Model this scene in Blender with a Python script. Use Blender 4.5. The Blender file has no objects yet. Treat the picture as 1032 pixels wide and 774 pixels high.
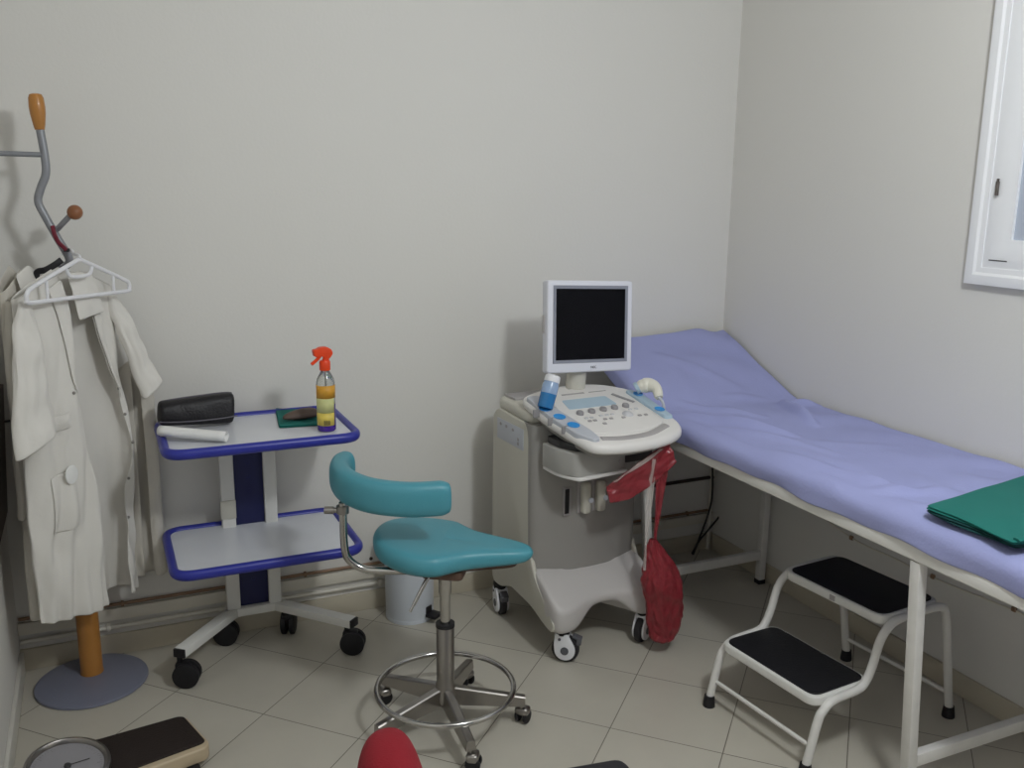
import bpy, bmesh, math, random
from mathutils import Vector, Matrix, noise
random.seed(7)
PI = math.pi
S = bpy.context.scene
COL = S.collection

# ------------------------------------------------------------------ camera
CX, CY, FPX = 516.0, 387.0, 930.0
AX = Vector((0.91194, -0.41016, 0.01135)).normalized()
AU = Vector((0.07661, 0.19739, 0.97733))
AF = Vector((0.4031, 0.8904, -0.21143)).normalized()
AU = AX.cross(AF).normalized()
CAM = Vector((0, 0, 1.59))


def ray(x, y):
    return AF + (x - CX) / FPX * AX - (y - CY) / FPX * AU


def PY(x, y, Y):
    d = ray(x, y)
    return CAM + d * (Y / d.y)


def PZ(x, y, z):
    d = ray(x, y)
    return CAM + d * ((z - CAM.z) / d.z)


def PX(x, y, X):
    d = ray(x, y)
    return CAM + d * (X / d.x)


cd = bpy.data.cameras.new('camera')
cd.sensor_fit = 'HORIZONTAL'
cd.sensor_width = 36
cd.lens = FPX / 1032 * 36
cd.clip_start = 0.02
cam = bpy.data.objects.new('camera', cd)
m = Matrix((AX, AU, -AF)).transposed().to_4x4()
m.translation = CAM
cam.matrix_world = m
COL.objects.link(cam)
S.camera = cam

# ------------------------------------------------------------------ materials


def lin(c):
    return c / 12.92 if c <= 0.04045 else ((c + 0.055) / 1.055) ** 2.4


def hexc(h):
    h = h.lstrip('#')
    return tuple(lin(int(h[i:i + 2], 16) / 255) for i in (0, 2, 4)) + (1,)


def mat(name, h, rough=0.5, metal=0.0, var=0.06, scale=8.0, bump=0.0, bscale=60.0, trans=0.0, coat=0.0, sheen=0.0, alpha=1.0, ior=1.45):
    mt = bpy.data.materials.new(name)
    mt.use_nodes = True
    nt = mt.node_tree
    b = nt.nodes['Principled BSDF']
    c = hexc(h)
    tc = nt.nodes.new('ShaderNodeTexCoord')
    nz = nt.nodes.new('ShaderNodeTexNoise')
    nz.inputs['Scale'].default_value = scale
    nz.inputs['Detail'].default_value = 4
    nt.links.new(tc.outputs['Object'], nz.inputs['Vector'])
    mx = nt.nodes.new('ShaderNodeMixRGB')
    mx.inputs['Color1'].default_value = tuple(max(0, v * (1 - var)) for v in c[:3]) + (1,)
    mx.inputs['Color2'].default_value = tuple(min(1, v * (1 + var)) for v in c[:3]) + (1,)
    nt.links.new(nz.outputs['Fac'], mx.inputs['Fac'])
    nt.links.new(mx.outputs['Color'], b.inputs['Base Color'])
    b.inputs['Roughness'].default_value = rough
    b.inputs['Metallic'].default_value = metal
    b.inputs['IOR'].default_value = ior
    b.inputs['Transmission Weight'].default_value = trans
    b.inputs['Coat Weight'].default_value = coat
    b.inputs['Sheen Weight'].default_value = sheen
    b.inputs['Alpha'].default_value = alpha
    if bump:
        n2 = nt.nodes.new('ShaderNodeTexNoise')
        n2.inputs['Scale'].default_value = bscale
        n2.inputs['Detail'].default_value = 3
        nt.links.new(tc.outputs['Object'], n2.inputs['Vector'])
        bp = nt.nodes.new('ShaderNodeBump')
        bp.inputs['Strength'].default_value = bump
        bp.inputs['Distance'].default_value = 0.01
        nt.links.new(n2.outputs['Fac'], bp.inputs['Height'])
        nt.links.new(bp.outputs['Normal'], b.inputs['Normal'])
    return mt


M = {}
M['wall'] = mat('wall paint', '#dcdad5', 0.62, var=0.012, scale=1.5, bump=0.05, bscale=90)
M['wallr'] = M['wall']
M['ceil'] = mat('ceiling paint', '#c4c2bd', 0.8, var=0.01)
M['skirt'] = mat('skirting tile', '#c2baa8', 0.35, var=0.05, scale=3)
M['skirt_white'] = mat('white skirting', '#d8d5cd', 0.4, var=0.03)
M['trunk'] = mat('painted trunking', '#d8d3c6', 0.5, var=0.03)
M['copper'] = mat('painted copper pipe', '#8a6f58', 0.4, var=0.2, scale=14)
M['pipe'] = mat('painted pipe', '#d9d5ca', 0.4, var=0.05)
M['cable'] = mat('cable rubber', '#1a1817', 0.5)
M['dcable'] = mat('brown cable', '#3a2f29', 0.5)
M['winwhite'] = mat('window gloss paint', '#eeeff2', 0.3, var=0.02, scale=4)
M['pane'] = mat('frosted window pane', '#b4bccb', 0.25, var=0.05, scale=2)
M['rust'] = mat('worn hinge metal', '#6a6360', 0.5, 0.6, var=0.5, scale=60)
M['disc'] = mat('grey enamel', '#7a7d8e', 0.35, var=0.04)
M['steel_grey'] = mat('grey painted tube', '#8f9196', 0.35, 0.3, var=0.05)
M['wood'] = mat('orange varnished wood', '#b27a3a', 0.35, var=0.25, scale=10, coat=0.2)
M['wood_dark'] = mat('brown turned wood', '#8a5a3b', 0.4, var=0.2, scale=14)
M['white_plastic'] = mat('white plastic', '#e6e6ea', 0.35, var=0.02)
M['coat'] = mat('white cotton', '#dddad4', 0.85, var=0.03, scale=12, bump=0.12, bscale=40, sheen=0.1)
M['coat2'] = mat('off white cotton', '#cfcac0', 0.88, var=0.03, scale=12, bump=0.12, bscale=40)
M['button'] = mat('button', '#8f8b86', 0.4)
M['bluerim'] = mat('blue rubber edging', '#2f3596', 0.35, var=0.06)
M['bluepanel'] = mat('dark blue panel', '#1d2150', 0.45, var=0.1)
M['tray'] = mat('white laminate', '#d8dae0', 0.22, var=0.015)
M['whitemetal'] = mat('white painted metal', '#dddcd8', 0.38, var=0.03, scale=6)
M['wornwhite'] = mat('worn white paint', '#d8d6d2', 0.4, var=0.12, scale=18)
M['black'] = mat('black rubber', '#17161a', 0.55, var=0.15)
M['blackleather'] = mat('black leatherette', '#1b191d', 0.48, var=0.2, scale=30, bump=0.2, bscale=150)
M['piping'] = mat('grey piping', '#55525a', 0.5)
M['paper'] = mat('white paper', '#e8e8e6', 0.85, var=0.02)
M['green'] = mat('surgical green cotton', '#146c64', 0.85, var=0.07, scale=20, bump=0.15, bscale=300)
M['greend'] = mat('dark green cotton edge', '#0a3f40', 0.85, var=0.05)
M['brownstone'] = mat('brown leather', '#5a4a41', 0.55, var=0.2, scale=25)
M['orange'] = mat('orange red plastic', '#e8471c', 0.35, var=0.05)
M['clear'] = mat('clear plastic', '#eef0ea', 0.08, trans=0.85, var=0.0)
M['purple'] = mat('purple liquid', '#43288a', 0.2, var=0.05)
M['labelyel'] = mat('yellow printed label', '#d8c25a', 0.45, var=0.35, scale=40)
M['labelor'] = mat('orange printed label', '#d39a33', 0.45, var=0.2, scale=40)
M['labelpale'] = mat('pale green printed label', '#c9c98c', 0.45, var=0.2, scale=50)
M['teal'] = mat('teal leatherette', '#4a91a0', 0.38, var=0.04, scale=10, bump=0.06, bscale=200)
M['chrome'] = mat('chrome', '#b9b7b4', 0.16, 1.0, var=0.03)
M['brushed'] = mat('brushed steel', '#a09c98', 0.3, 1.0, var=0.06)
M['ply'] = mat('brown seat base', '#5a4438', 0.6, var=0.15)
M['bin'] = mat('white enamel bin', '#d3d9e2', 0.3, var=0.02)
M['us_cream'] = mat('cream moulded plastic', '#c4c1b6', 0.42, var=0.02)
M['us_white'] = mat('off white moulded plastic', '#dedbd8', 0.38, var=0.02)
M['us_base'] = mat('shade darkened base plastic', '#c2bebc', 0.42, var=0.02)  # pinkish white of the base, darkened to carry the console's shadow
M['us_grey'] = mat('warm grey moulded plastic', '#95928e', 0.45, var=0.03)
M['us_printer'] = mat('printer grey plastic', '#aaa8a4', 0.45, var=0.02)
M['us_strip'] = mat('pale grey plastic', '#b9bcc4', 0.4, var=0.02)
M['us_bluegrey'] = mat('blue grey plastic', '#a9bfce', 0.35, var=0.04)
M['us_dark'] = mat('dark recess plastic', '#3b3a3b', 0.5)
M['us_key'] = mat('grey keys', '#c3c3c6', 0.4)
M['us_knob'] = mat('grey knob', '#8d8b8d', 0.35)
M['us_wrist'] = mat('grey wrist rest', '#a29e9e', 0.5)
M['bluecup'] = mat('bright blue rubber', '#2f8fd6', 0.4)
M['bluegel'] = mat('blue gel bottle', '#3a86c4', 0.2, var=0.1, trans=0.25)
M['bluecap'] = mat('translucent pale bottle', '#a9c3e6', 0.2, var=0.05, trans=0.3)
M['navy'] = mat('navy print', '#1f2a6a', 0.5)
M['screen'] = mat('dark lcd screen', '#08080e', 0.22, var=0.05, ior=1.22)
M['mon_white'] = mat('monitor silver white', '#dedfe8', 0.35, var=0.015)
M['mon_grey'] = mat('monitor inner bezel', '#8a8d99', 0.4, var=0.02)
M['probe'] = mat('probe ivory', '#e2dfd2', 0.35, var=0.02)
M['sheet'] = mat('lilac blue sheet', '#9ca1cf', 0.9, var=0.05, scale=5, bump=0.12, bscale=120)
M['vinyl'] = mat('mattress vinyl', '#7f86b8', 0.5)
M['redbag'] = mat('red film', '#a83a44', 0.25, var=0.3, scale=22, trans=0.3, bump=0.6, bscale=45, alpha=0.74)
M['clearfilm'] = mat('clear film', '#dcd4cf', 0.15, var=0.05, alpha=0.35)
M['treadmat'] = mat('black ribbed rubber', '#101015', 0.6, var=0.1, scale=60, bump=0.2, bscale=200)
M['scalecream'] = mat('aged cream enamel', '#b9a88d', 0.45, var=0.12, scale=12)
M['scalemat'] = mat('dark brown rubber mat', '#241a16', 0.75, var=0.12, scale=60, bump=0.2, bscale=200)
M['dialface'] = mat('dial face', '#8c8a8e', 0.3, var=0.06, scale=20)
M['red'] = mat('red wool upholstery', '#7a0014', 0.9, var=0.08, scale=60, bump=0.2, bscale=350)
M['burg'] = mat('burgundy webbing', '#6b1428', 0.6, var=0.15, scale=30)
M['brownpanel'] = mat('dark brown wood', '#33231c', 0.45, var=0.2, scale=10)
M['tyre'] = mat('dark grey tyre', '#262428', 0.5)
M['brake'] = mat('grey brake lever', '#5b5b61', 0.45)
M['white_knob'] = M['white_plastic']


def striped(name, c1, c2, freq, axis=0):
    mt = mat(name, c1, 0.6)
    nt = mt.node_tree
    b = nt.nodes['Principled BSDF']
    w = nt.nodes.new('ShaderNodeTexWave')
    w.bands_direction = 'XYZ'[axis]
    w.inputs['Scale'].default_value = freq
    tc = nt.nodes.new('ShaderNodeTexCoord')
    nt.links.new(tc.outputs['Object'], w.inputs['Vector'])
    bp = nt.nodes.new('ShaderNodeBump')
    bp.inputs['Strength'].default_value = 0.4
    bp.inputs['Distance'].default_value = 0.003
    nt.links.new(w.outputs['Fac'], bp.inputs['Height'])
    nt.links.new(bp.outputs['Normal'], b.inputs['Normal'])
    return mt


# floor: diagonal square tiles
mt = bpy.data.materials.new('floor tiles')
mt.use_nodes = True
nt = mt.node_tree
b = nt.nodes['Principled BSDF']
geo = nt.nodes.new('ShaderNodeNewGeometry')
mp = nt.nodes.new('ShaderNodeMapping')
mp.vector_type = 'TEXTURE'
mp.inputs['Location'].default_value = (1.305, 2.140, 0)
mp.inputs['Rotation'].default_value = (0, 0, math.radians(-45.6))
mp.inputs['Scale'].default_value = (0.3337, 0.3337, 1)
nt.links.new(geo.outputs['Position'], mp.inputs['Vector'])
br = nt.nodes.new('ShaderNodeTexBrick')
br.offset = 0.0
br.squash = 1.0
br.inputs['Scale'].default_value = 1.0
br.inputs['Brick Width'].default_value = 1.0
br.inputs['Row Height'].default_value = 1.0
br.inputs['Mortar Size'].default_value = 0.005
br.inputs['Mortar Smooth'].default_value = 0.15
br.inputs['Color1'].default_value = hexc('#bfbaae')
br.inputs['Color2'].default_value = hexc('#bab5a9')
br.inputs['Mortar'].default_value = hexc('#726c61')
nt.links.new(mp.outputs['Vector'], br.inputs['Vector'])
nz = nt.nodes.new('ShaderNodeTexNoise')
nz.inputs['Scale'].default_value = 5
nz.inputs['Detail'].default_value = 6
nt.links.new(geo.outputs['Position'], nz.inputs['Vector'])
rmp = nt.nodes.new('ShaderNodeMapRange')
rmp.inputs['To Min'].default_value = 0.9
rmp.inputs['To Max'].default_value = 1.08
nt.links.new(nz.outputs['Fac'], rmp.inputs['Value'])
mu = nt.nodes.new('ShaderNodeMixRGB')
mu.blend_type = 'MULTIPLY'
mu.inputs['Fac'].default_value = 1
nt.links.new(br.outputs['Color'], mu.inputs['Color1'])
nt.links.new(rmp.outputs['Result'], mu.inputs['Color2'])
nt.links.new(mu.outputs['Color'], b.inputs['Base Color'])
b.inputs['Roughness'].default_value = 0.32
bp = nt.nodes.new('ShaderNodeBump')
bp.inputs['Strength'].default_value = 0.25
bp.inputs['Distance'].default_value = 0.002
bp.invert = True
nt.links.new(br.outputs['Fac'], bp.inputs['Height'])
nt.links.new(bp.outputs['Normal'], b.inputs['Normal'])
M['floor'] = mt

# ------------------------------------------------------------------ helpers
ORG = {}


def empty(name, loc, label=None, cat=None, group=None):
    o = bpy.data.objects.new(name, None)
    o.location = loc
    o.empty_display_size = 0.05
    COL.objects.link(o)
    ORG[o] = Vector(loc)
    tag(o, label, cat, group)
    return o


def tag(o, label=None, cat=None, group=None, kind=None):
    if label:
        o['label'] = label
    if cat:
        o['category'] = cat
    if group:
        o['group'] = group
    if kind:
        o['kind'] = kind
    return o


def smooth_path(pts, n=8, closed=False):
    pts = [Vector(p) for p in pts]
    out = []
    N = len(pts)
    rng = range(N) if closed else range(N - 1)
    for i in rng:
        p1, p2 = pts[i], pts[(i + 1) % N]
        p0 = pts[(i - 1) % N] if closed or i > 0 else p1 * 2 - p2
        p3 = pts[(i + 2) % N] if closed or i + 2 < N else p2 * 2 - p1
        for k in range(n):
            t = k / n
            out.append(0.5 * ((2 * p1) + (p2 - p0) * t + (2 * p0 - 5 * p1 + 4 * p2 - p3) * t * t + (3 * p1 - p0 - 3 * p2 + p3) * t ** 3))
    if not closed:
        out.append(pts[-1])
    return out


def round_poly(pts, r, n=5):
    """2D polygon with rounded corners; r number or list"""
    out = []
    N = len(pts)
    for i in range(N):
        p = Vector(pts[i]).to_2d()
        a = Vector(pts[i - 1]).to_2d()
        c = Vector(pts[(i + 1) % N]).to_2d()
        rr = r[i] if isinstance(r, (list, tuple)) else r
        d1 = (a - p)
        d2 = (c - p)
        q = min(rr, d1.length * 0.49, d2.length * 0.49)
        if q < 1e-5:
            out.append(p)
            continue
        s = p + d1.normalized() * q
        e = p + d2.normalized() * q
        for k in range(n + 1):
            t = k / n
            out.append((1 - t) ** 2 * s + 2 * t * (1 - t) * p + t * t * e)
    return out


class MB:
    def __init__(s, M4=None):
        s.bm = bmesh.new()
        s.M = M4 if M4 is not None else Matrix()

    def _add(s, b2, T=None):
        if T is not None:
            b2.transform(T)
        me = bpy.data.meshes.new('tmp')
        b2.to_mesh(me)
        b2.free()
        s.bm.from_mesh(me)
        bpy.data.meshes.remove(me)
        return s

    def box(s, c, sz, bev=0.0, rot=None, seg=2):
        b2 = bmesh.new()
        bmesh.ops.create_cube(b2, size=1)
        for v in b2.verts:
            v.co = Vector((v.co.x * sz[0], v.co.y * sz[1], v.co.z * sz[2]))
        if bev > 0:
            bmesh.ops.bevel(b2, geom=b2.edges[:], offset=min(bev, min(sz) * 0.49), segments=seg, profile=0.5, affect='EDGES')
        T = Matrix.Translation(Vector(c))
        if rot is not None:
            T = T @ rot
        return s._add(b2, T)

    def bar(s, p, q, w, h, bev=0.003, up=(0, 0, 1)):
        """box-section bar from p to q; w sideways, h along up"""
        p, q = Vector(p), Vector(q)
        d = (q - p)
        L = d.length
        d.normalize()
        upv = Vector(up)
        side = d.cross(upv).normalized()
        u2 = side.cross(d).normalized()
        R = Matrix((d, side, u2)).transposed().to_4x4()
        return s.box((p + q) / 2, (L, w, h), bev, R)

    def tube(s, pts, r, seg=12, closed=False, caps=True, flat=None, up=(0, 0, 1)):
        """sweep circle (or ellipse flat=(ra,rb)) along pts; r number, list or fn(t)"""
        pts = [Vector(p) for p in pts]
        n = len(pts)
        b2 = bmesh.new()
        rings = []
        tan = []
        for i in range(n):
            a = pts[(i - 1) % n] if (closed or i > 0) else pts[i]
            c = pts[(i + 1) % n] if (closed or i < n - 1) else pts[i]
            t = (c - a)
            tan.append(t.normalized() if t.length > 1e-9 else Vector((0, 0, 1)))
        ref = Vector(up)
        if abs(tan[0].dot(ref)) > 0.95:
            ref = Vector((1, 0, 0)) if abs(tan[0].x) < 0.9 else Vector((0, 1, 0))
        nrm = (ref - tan[0] * ref.dot(tan[0])).normalized()
        for i in range(n):
            nrm = (nrm - tan[i] * nrm.dot(tan[i]))
            nrm.normalize()
            if flat:
                r2 = Vector(up) - tan[i] * Vector(up).dot(tan[i])
                if r2.length > 0.1:
                    nrm = r2.normalized()
            bi = tan[i].cross(nrm)
            rr = r(i / max(1, n - 1)) if callable(r) else (r[i] if isinstance(r, (list, tuple)) else r)
            ring = []
            for k in range(seg):
                a = 2 * PI * k / seg
                if flat:
                    ca, sa = math.cos(a), math.sin(a)
                    e = flat[2] if len(flat) > 2 else 1.0
                    ca = math.copysign(abs(ca) ** e, ca)
                    sa = math.copysign(abs(sa) ** e, sa)
                    off = nrm * ca * flat[0] * rr + bi * sa * flat[1] * rr
                else:
                    off = nrm * math.cos(a) * rr + bi * math.sin(a) * rr
                ring.append(b2.verts.new(pts[i] + off))
            rings.append(ring)
        R = range(n) if closed else range(n - 1)
        for i in R:
            A, B = rings[i], rings[(i + 1) % n]
            for k in range(seg):
                b2.faces.new((A[k], A[(k + 1) % seg], B[(k + 1) % seg], B[k]))
        if caps and not closed:
            b2.faces.new(rings[0][::-1])
            b2.faces.new(rings[-1])
        bmesh.ops.recalc_face_normals(b2, faces=b2.faces[:])
        return s._add(b2)

    def lathe(s, prof, c=(0, 0, 0), seg=32, T=None):
        """profile [(r,z)...] around z"""
        b2 = bmesh.new()
        rings = []
        for r, z in prof:
            if r < 1e-6:
                rings.append([b2.verts.new((0, 0, z))])
            else:
                rings.append([b2.verts.new((r * math.cos(2 * PI * k / seg), r * math.sin(2 * PI * k / seg), z)) for k in range(seg)])
        for A, B in zip(rings, rings[1:]):
            if len(A) == 1 and len(B) == 1:
                continue
            for k in range(seg):
                k2 = (k + 1) % seg
                if len(A) == 1:
                    b2.faces.new((A[0], B[k2], B[k]))
                elif len(B) == 1:
                    b2.faces.new((A[k], A[k2], B[0]))
                else:
                    b2.faces.new((A[k], A[k2], B[k2], B[k]))
        bmesh.ops.recalc_face_normals(b2, faces=b2.faces[:])
        TT = Matrix.Translation(Vector(c))
        if T is not None:
            TT = TT @ T
        return s._add(b2, TT)

    def prism(s, poly, z0, z1, bev=0.0, T=None, seg=3):
        b2 = bmesh.new()
        vb = [b2.verts.new((p[0], p[1], z0)) for p in poly]
        f = b2.faces.new(vb)
        r = bmesh.ops.extrude_face_region(b2, geom=[f])
        for v in [g for g in r['geom'] if isinstance(g, bmesh.types.BMVert)]:
            v.co.z = z1
        bmesh.ops.recalc_face_normals(b2, faces=b2.faces[:])
        if bev > 0:
            ed = [e for e in b2.edges if len(e.link_faces) == 2 and abs(e.verts[0].co.z - e.verts[1].co.z) < 1e-7]
            bmesh.ops.bevel(b2, geom=ed, offset=bev, segments=seg, profile=0.5, affect='EDGES', clamp_overlap=True)
        return s._add(b2, T)

    def grid(s, fn, nu, nv, closeu=False, capv=False):
        b2 = bmesh.new()
        V = []
        for j in range(nv + 1):
            row = []
            for i in range(nu if closeu else nu + 1):
                row.append(b2.verts.new(Vector(fn(i / nu, j / nv))))
            V.append(row)
        W = len(V[0])
        for j in range(nv):
            for i in range(nu):
                i2 = (i + 1) % W if closeu else i + 1
                b2.faces.new((V[j][i], V[j][i2], V[j + 1][i2], V[j + 1][i]))
        if capv:
            b2.faces.new(V[0][::-1])
            b2.faces.new(V[-1])
        bmesh.ops.recalc_face_normals(b2, faces=b2.faces[:])
        return s._add(b2)

    def ball(s, c, r, seg=20):
        if not isinstance(r, (tuple, list)):
            r = (r, r, r)
        prof = [(math.sin(PI * k / 12), -math.cos(PI * k / 12)) for k in range(13)]
        prof[0] = (0, -1)
        prof[-1] = (0, 1)
        return s.lathe(prof, c, seg, Matrix.Diagonal((r[0], r[1], r[2], 1)))

    def build(s, name, material, parent=None, org=None, smooth=True, sub=0, solid=0.0, soff=0.0, angle=40):
        """links ONE mesh object; vertices are given in world space (through s.M)"""
        s.bm.transform(s.M)
        bmesh.ops.remove_doubles(s.bm, verts=s.bm.verts[:], dist=1e-6)
        o_ = ORG[parent] if parent is not None else Vector(org if org is not None else (0, 0, 0))
        for v in s.bm.verts:
            v.co -= o_
        me = bpy.data.meshes.new(name)
        s.bm.to_mesh(me)
        s.bm.free()
        me.materials.append(M[material] if isinstance(material, str) else material)
        o = bpy.data.objects.new(name, me)
        COL.objects.link(o)
        if parent is not None:
            o.parent = parent
        else:
            o.location = o_
        ORG[o] = o_
        if smooth:
            me.polygons.foreach_set('use_smooth', [True] * len(me.polygons))
            if not sub and not solid:
                try:
                    me.set_sharp_from_angle(angle=math.radians(angle))
                except Exception:
                    pass
        if solid:
            md = o.modifiers.new('solid', 'SOLIDIFY')
            md.thickness = solid
            md.offset = soff
        if sub:
            md = o.modifiers.new('sub', 'SUBSURF')
            md.levels = sub
            md.render_levels = sub
        return o


def text_part(name, txt, size, T, material, parent, depth=0.0006):
    cu = bpy.data.curves.new('t', 'FONT')
    cu.body = txt
    cu.size = size
    cu.extrude = depth
    cu.align_x = 'CENTER'
    cu.align_y = 'CENTER'
    to = bpy.data.objects.new('t', cu)
    COL.objects.link(to)
    dg = bpy.context.evaluated_depsgraph_get()
    me = bpy.data.meshes.new_from_object(to.evaluated_get(dg))
    bpy.data.objects.remove(to)
    me.transform(T)
    me.transform(Matrix.Translation(-ORG[parent]))
    me.materials.clear()
    me.materials.append(M[material])
    me.name = name
    o = bpy.data.objects.new(name, me)
    COL.objects.link(o)
    o.parent = parent
    ORG[o] = ORG[parent]
    return o


def rotz(a):
    return Matrix.Rotation(a, 4, 'Z')


def frame(loc, yaw=0.0):
    return Matrix.Translation(Vector(loc)) @ rotz(yaw)


def basis(o, x, y, z):
    R = Matrix((Vector(x), Vector(y), Vector(z))).transposed().to_4x4()
    R.translation = Vector(o)
    return R


# ------------------------------------------------------------------ room shell
XL, XR, YB, YF, ZC = -0.32, 2.44, 3.20, -1.6, 2.8


def struct(name, mb, m_, **k):
    o = mb.build(name, m_, **k)
    o['kind'] = 'structure'
    return o


struct('floor', MB().box(((XL + XR) / 2, (YB + YF) / 2, -0.05), (XR - XL + 0.2, YB - YF + 0.2, 0.1)), 'floor', smooth=False)
struct('ceiling', MB().box(((XL + XR) / 2, (YB + YF) / 2, ZC + 0.05), (XR - XL + 0.2, YB - YF + 0.2, 0.1)), 'ceil', smooth=False)
struct('wall_back', MB().box(((XL + XR) / 2, YB + 0.05, ZC / 2), (XR - XL + 0.2, 0.1, ZC)), 'wall', smooth=False)
struct('wall_left', MB().box((XL - 0.05, (YB + YF) / 2, ZC / 2), (0.1, YB - YF, ZC)), 'wall', smooth=False)
struct('wall_right', MB().box((XR + 0.05, (YB + YF) / 2, ZC / 2), (0.1, YB - YF, ZC)), 'wall', smooth=False)
SK = 0.074
struct('baseboard_back', MB().box(((XL + XR) / 2, YB - 0.006, SK / 2), (XR - XL, 0.012, SK), 0.002), 'skirt')
struct('baseboard_right', MB().box((XR - 0.006, (YB + YF) / 2 - 0.01, SK / 2), (0.012, YB - YF - 0.03, SK), 0.002), 'skirt')
struct('baseboard_left', MB().box((XL + 0.006, (YB + YF) / 2 - 0.01, SK / 2), (0.012, YB - YF - 0.03, SK), 0.002), 'skirt_white')
# trunking band along the back wall
struct('trim_1', MB().box(((XL + XR) / 2, YB - 0.009, 0.149), (XR - XL - 0.002, 0.018, 0.042), 0.003), 'trunk')

# pipes on the back wall
p = empty('wall_pipe', (XL + 0.1, YB, 0.1), 'pale painted pipe running along back wall above the skirting', 'pipe', 'pipes on the back wall')
MB().tube([(XL + 0.005, YB - 0.012, 0.103), (0.98, YB - 0.012, 0.103)], 0.0085, 10).build('pipe', 'pipe', p)
for x in (-0.05, 0.5, 0.9):
    MB().box((x, YB - 0.011, 0.103), (0.014, 0.021, 0.024), 0.003).build('pipe_clip', 'pipe', p)
p = empty('wall_pipe', (XL + 0.1, YB, 0.185), 'thin brown pipe running along top edge of the wall trunking', 'pipe', 'pipes on the back wall')
MB().tube([(XL + 0.005, YB - 0.008, 0.182), (2.42, YB - 0.008, 0.182)], 0.006, 10).build('pipe', 'copper', p)
for x in (0.0, 0.62, 1.2, 2.3):
    MB().box((x, YB - 0.008, 0.182), (0.01, 0.016, 0.017), 0.002).build('pipe_clip', 'copper', p)
tag(MB().tube([(1.55, YB - 0.008, 0.335), (2.1, YB - 0.008, 0.332), (2.43, YB - 0.008, 0.334)], 0.0075, 10).build('wall_conduit', 'dcable', org=(2.1, YB - 0.008, 0.33)),
    'dark conduit running along back wall under the bed head', 'conduit')
tag(MB().tube([(XR - 0.022, YB - 0.012, 0.0), (XR - 0.022, YB - 0.012, 0.75)], 0.009, 10).build('corner_pipe', 'pipe', org=(XR - 0.022, YB - 0.012, 0)),
    'pale upright pipe in the room corner behind the bed', 'pipe')
# cables hanging under the bed head
for i, (pp, lb) in enumerate(((((718, 466), (718, 492), (716, 510), (708, 534), (700, 553), (690, 572)), 'black cable hanging straight beside the corner under the bed head'),
                             (((733, 478), (733, 498), (727, 517), (713, 535), (703, 548), (693, 574)), 'black cable bowing out furthest right under the bed head'))):
    pts = [PY(x, y, 3.165 - 0.012 * i) for x, y in pp]
    tag(MB().tube(smooth_path(pts, 6), 0.0042, 8).build('power_cable', 'cable', org=pts[0]), lb, 'cable', 'black cables under the bed head')
# cable on the right wall
c = empty('wall_cable', (XR, 1.8, 0.55), 'thin pale cable clipped along right wall under the bed', 'cable')
cp = [PX(x, y, XR - 0.004) for x, y in ((776, 484), (806, 503), (858, 542), (900, 562), (940, 582), (1022, 615), (1032, 620))]
MB().tube(smooth_path(cp, 5), 0.003, 8).build('cable', 'trunk', c)
for x, y in ((812, 506), (858, 542), (940, 581), (1022, 614)):
    q = PX(x, y, XR - 0.005)
    MB().box(q, (0.01, 0.016, 0.016), 0.003).build('cable_clip', 'copper', c)
q = PY(374, 563, YB - 0.003)
tag(MB().lathe([(0, -0.004), (0.006, -0.003), (0.007, 0.0), (0.0, 0.001)], q, 12, Matrix.Rotation(PI / 2, 4, 'X')).build('wall_plug', 'dcable', org=q),
    'small dark screw in back wall just above the trunking', 'screw')

# window on the right wall
W0, WZ = 2.004, 1.312
win = empty('window_1', (XR, 1.5, 1.8))
win['kind'] = 'structure'
y1, z1 = 0.95, 2.45
fw = 0.062


def molding(y0, z0, y1, z1, w, x0, x1, bev):
    """frame of 4 mitred bars in the YZ plane (y0>y1), from x0 (wall) to x1 (room)"""
    mb = MB()
    b2 = bmesh.new()

    def ring(yo, zo, xx):
        return [b2.verts.new((xx, y0 - yo, z0 + zo)), b2.verts.new((xx, y1 + yo, z0 + zo)), b2.verts.new((xx, y1 + yo, z1 - zo)), b2.verts.new((xx, y0 - yo, z1 - zo))]
    R = [ring(0, 0, x0), ring(0, 0, x1 + bev * 0.3), ring(bev, bev, x1), ring(w * 0.55, w * 0.55, x1), ring(w * 0.7, w * 0.7, x1 + bev * 0.8), ring(w, w, x1 + bev * 0.9), ring(w, w, x0)]
    for A, B in zip(R, R[1:]):
        for k in range(4):
            b2.faces.new((A[k], A[(k + 1) % 4], B[(k + 1) % 4], B[k]))
    bmesh.ops.recalc_face_normals(b2, faces=b2.faces[:])
    mb._add(b2)
    return mb


molding(W0, WZ, y1, z1, 0.052, XR + 0.0, XR - 0.026, 0.006).build('window_frame', 'winwhite', win, angle=20)
sash = molding(W0 - 0.052, WZ + 0.052, 1.49, z1 - 0.052, 0.085, XR, XR - 0.018, 0.003).build('sash', 'winwhite', win, angle=20)
sash2 = molding(1.485, WZ + 0.052, y1 + 0.052, z1 - 0.052, 0.085, XR, XR - 0.018, 0.003).build('sash', 'winwhite', win, angle=20)
MB().box((XR - 0.003, 1.7205, (WZ + z1) / 2), (0.004, 0.32, z1 - WZ - 0.24)).build('pane', 'pane', sash, smooth=False)
MB().box((XR - 0.003, 1.2435, (WZ + z1) / 2), (0.004, 0.35, z1 - WZ - 0.24)).build('pane', 'pane', sash2, smooth=False)
hq = PX(1005, 190, XR - 0.025)
MB().tube([hq + Vector((0, 0, -0.02)), hq + Vector((0, 0, 0.02))], 0.0055, 10).tube([hq + Vector((0, 0, 0.02)), hq + Vector((0, 0, 0.028))], 0.004, 8).build('hinge', 'rust', win)
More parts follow.
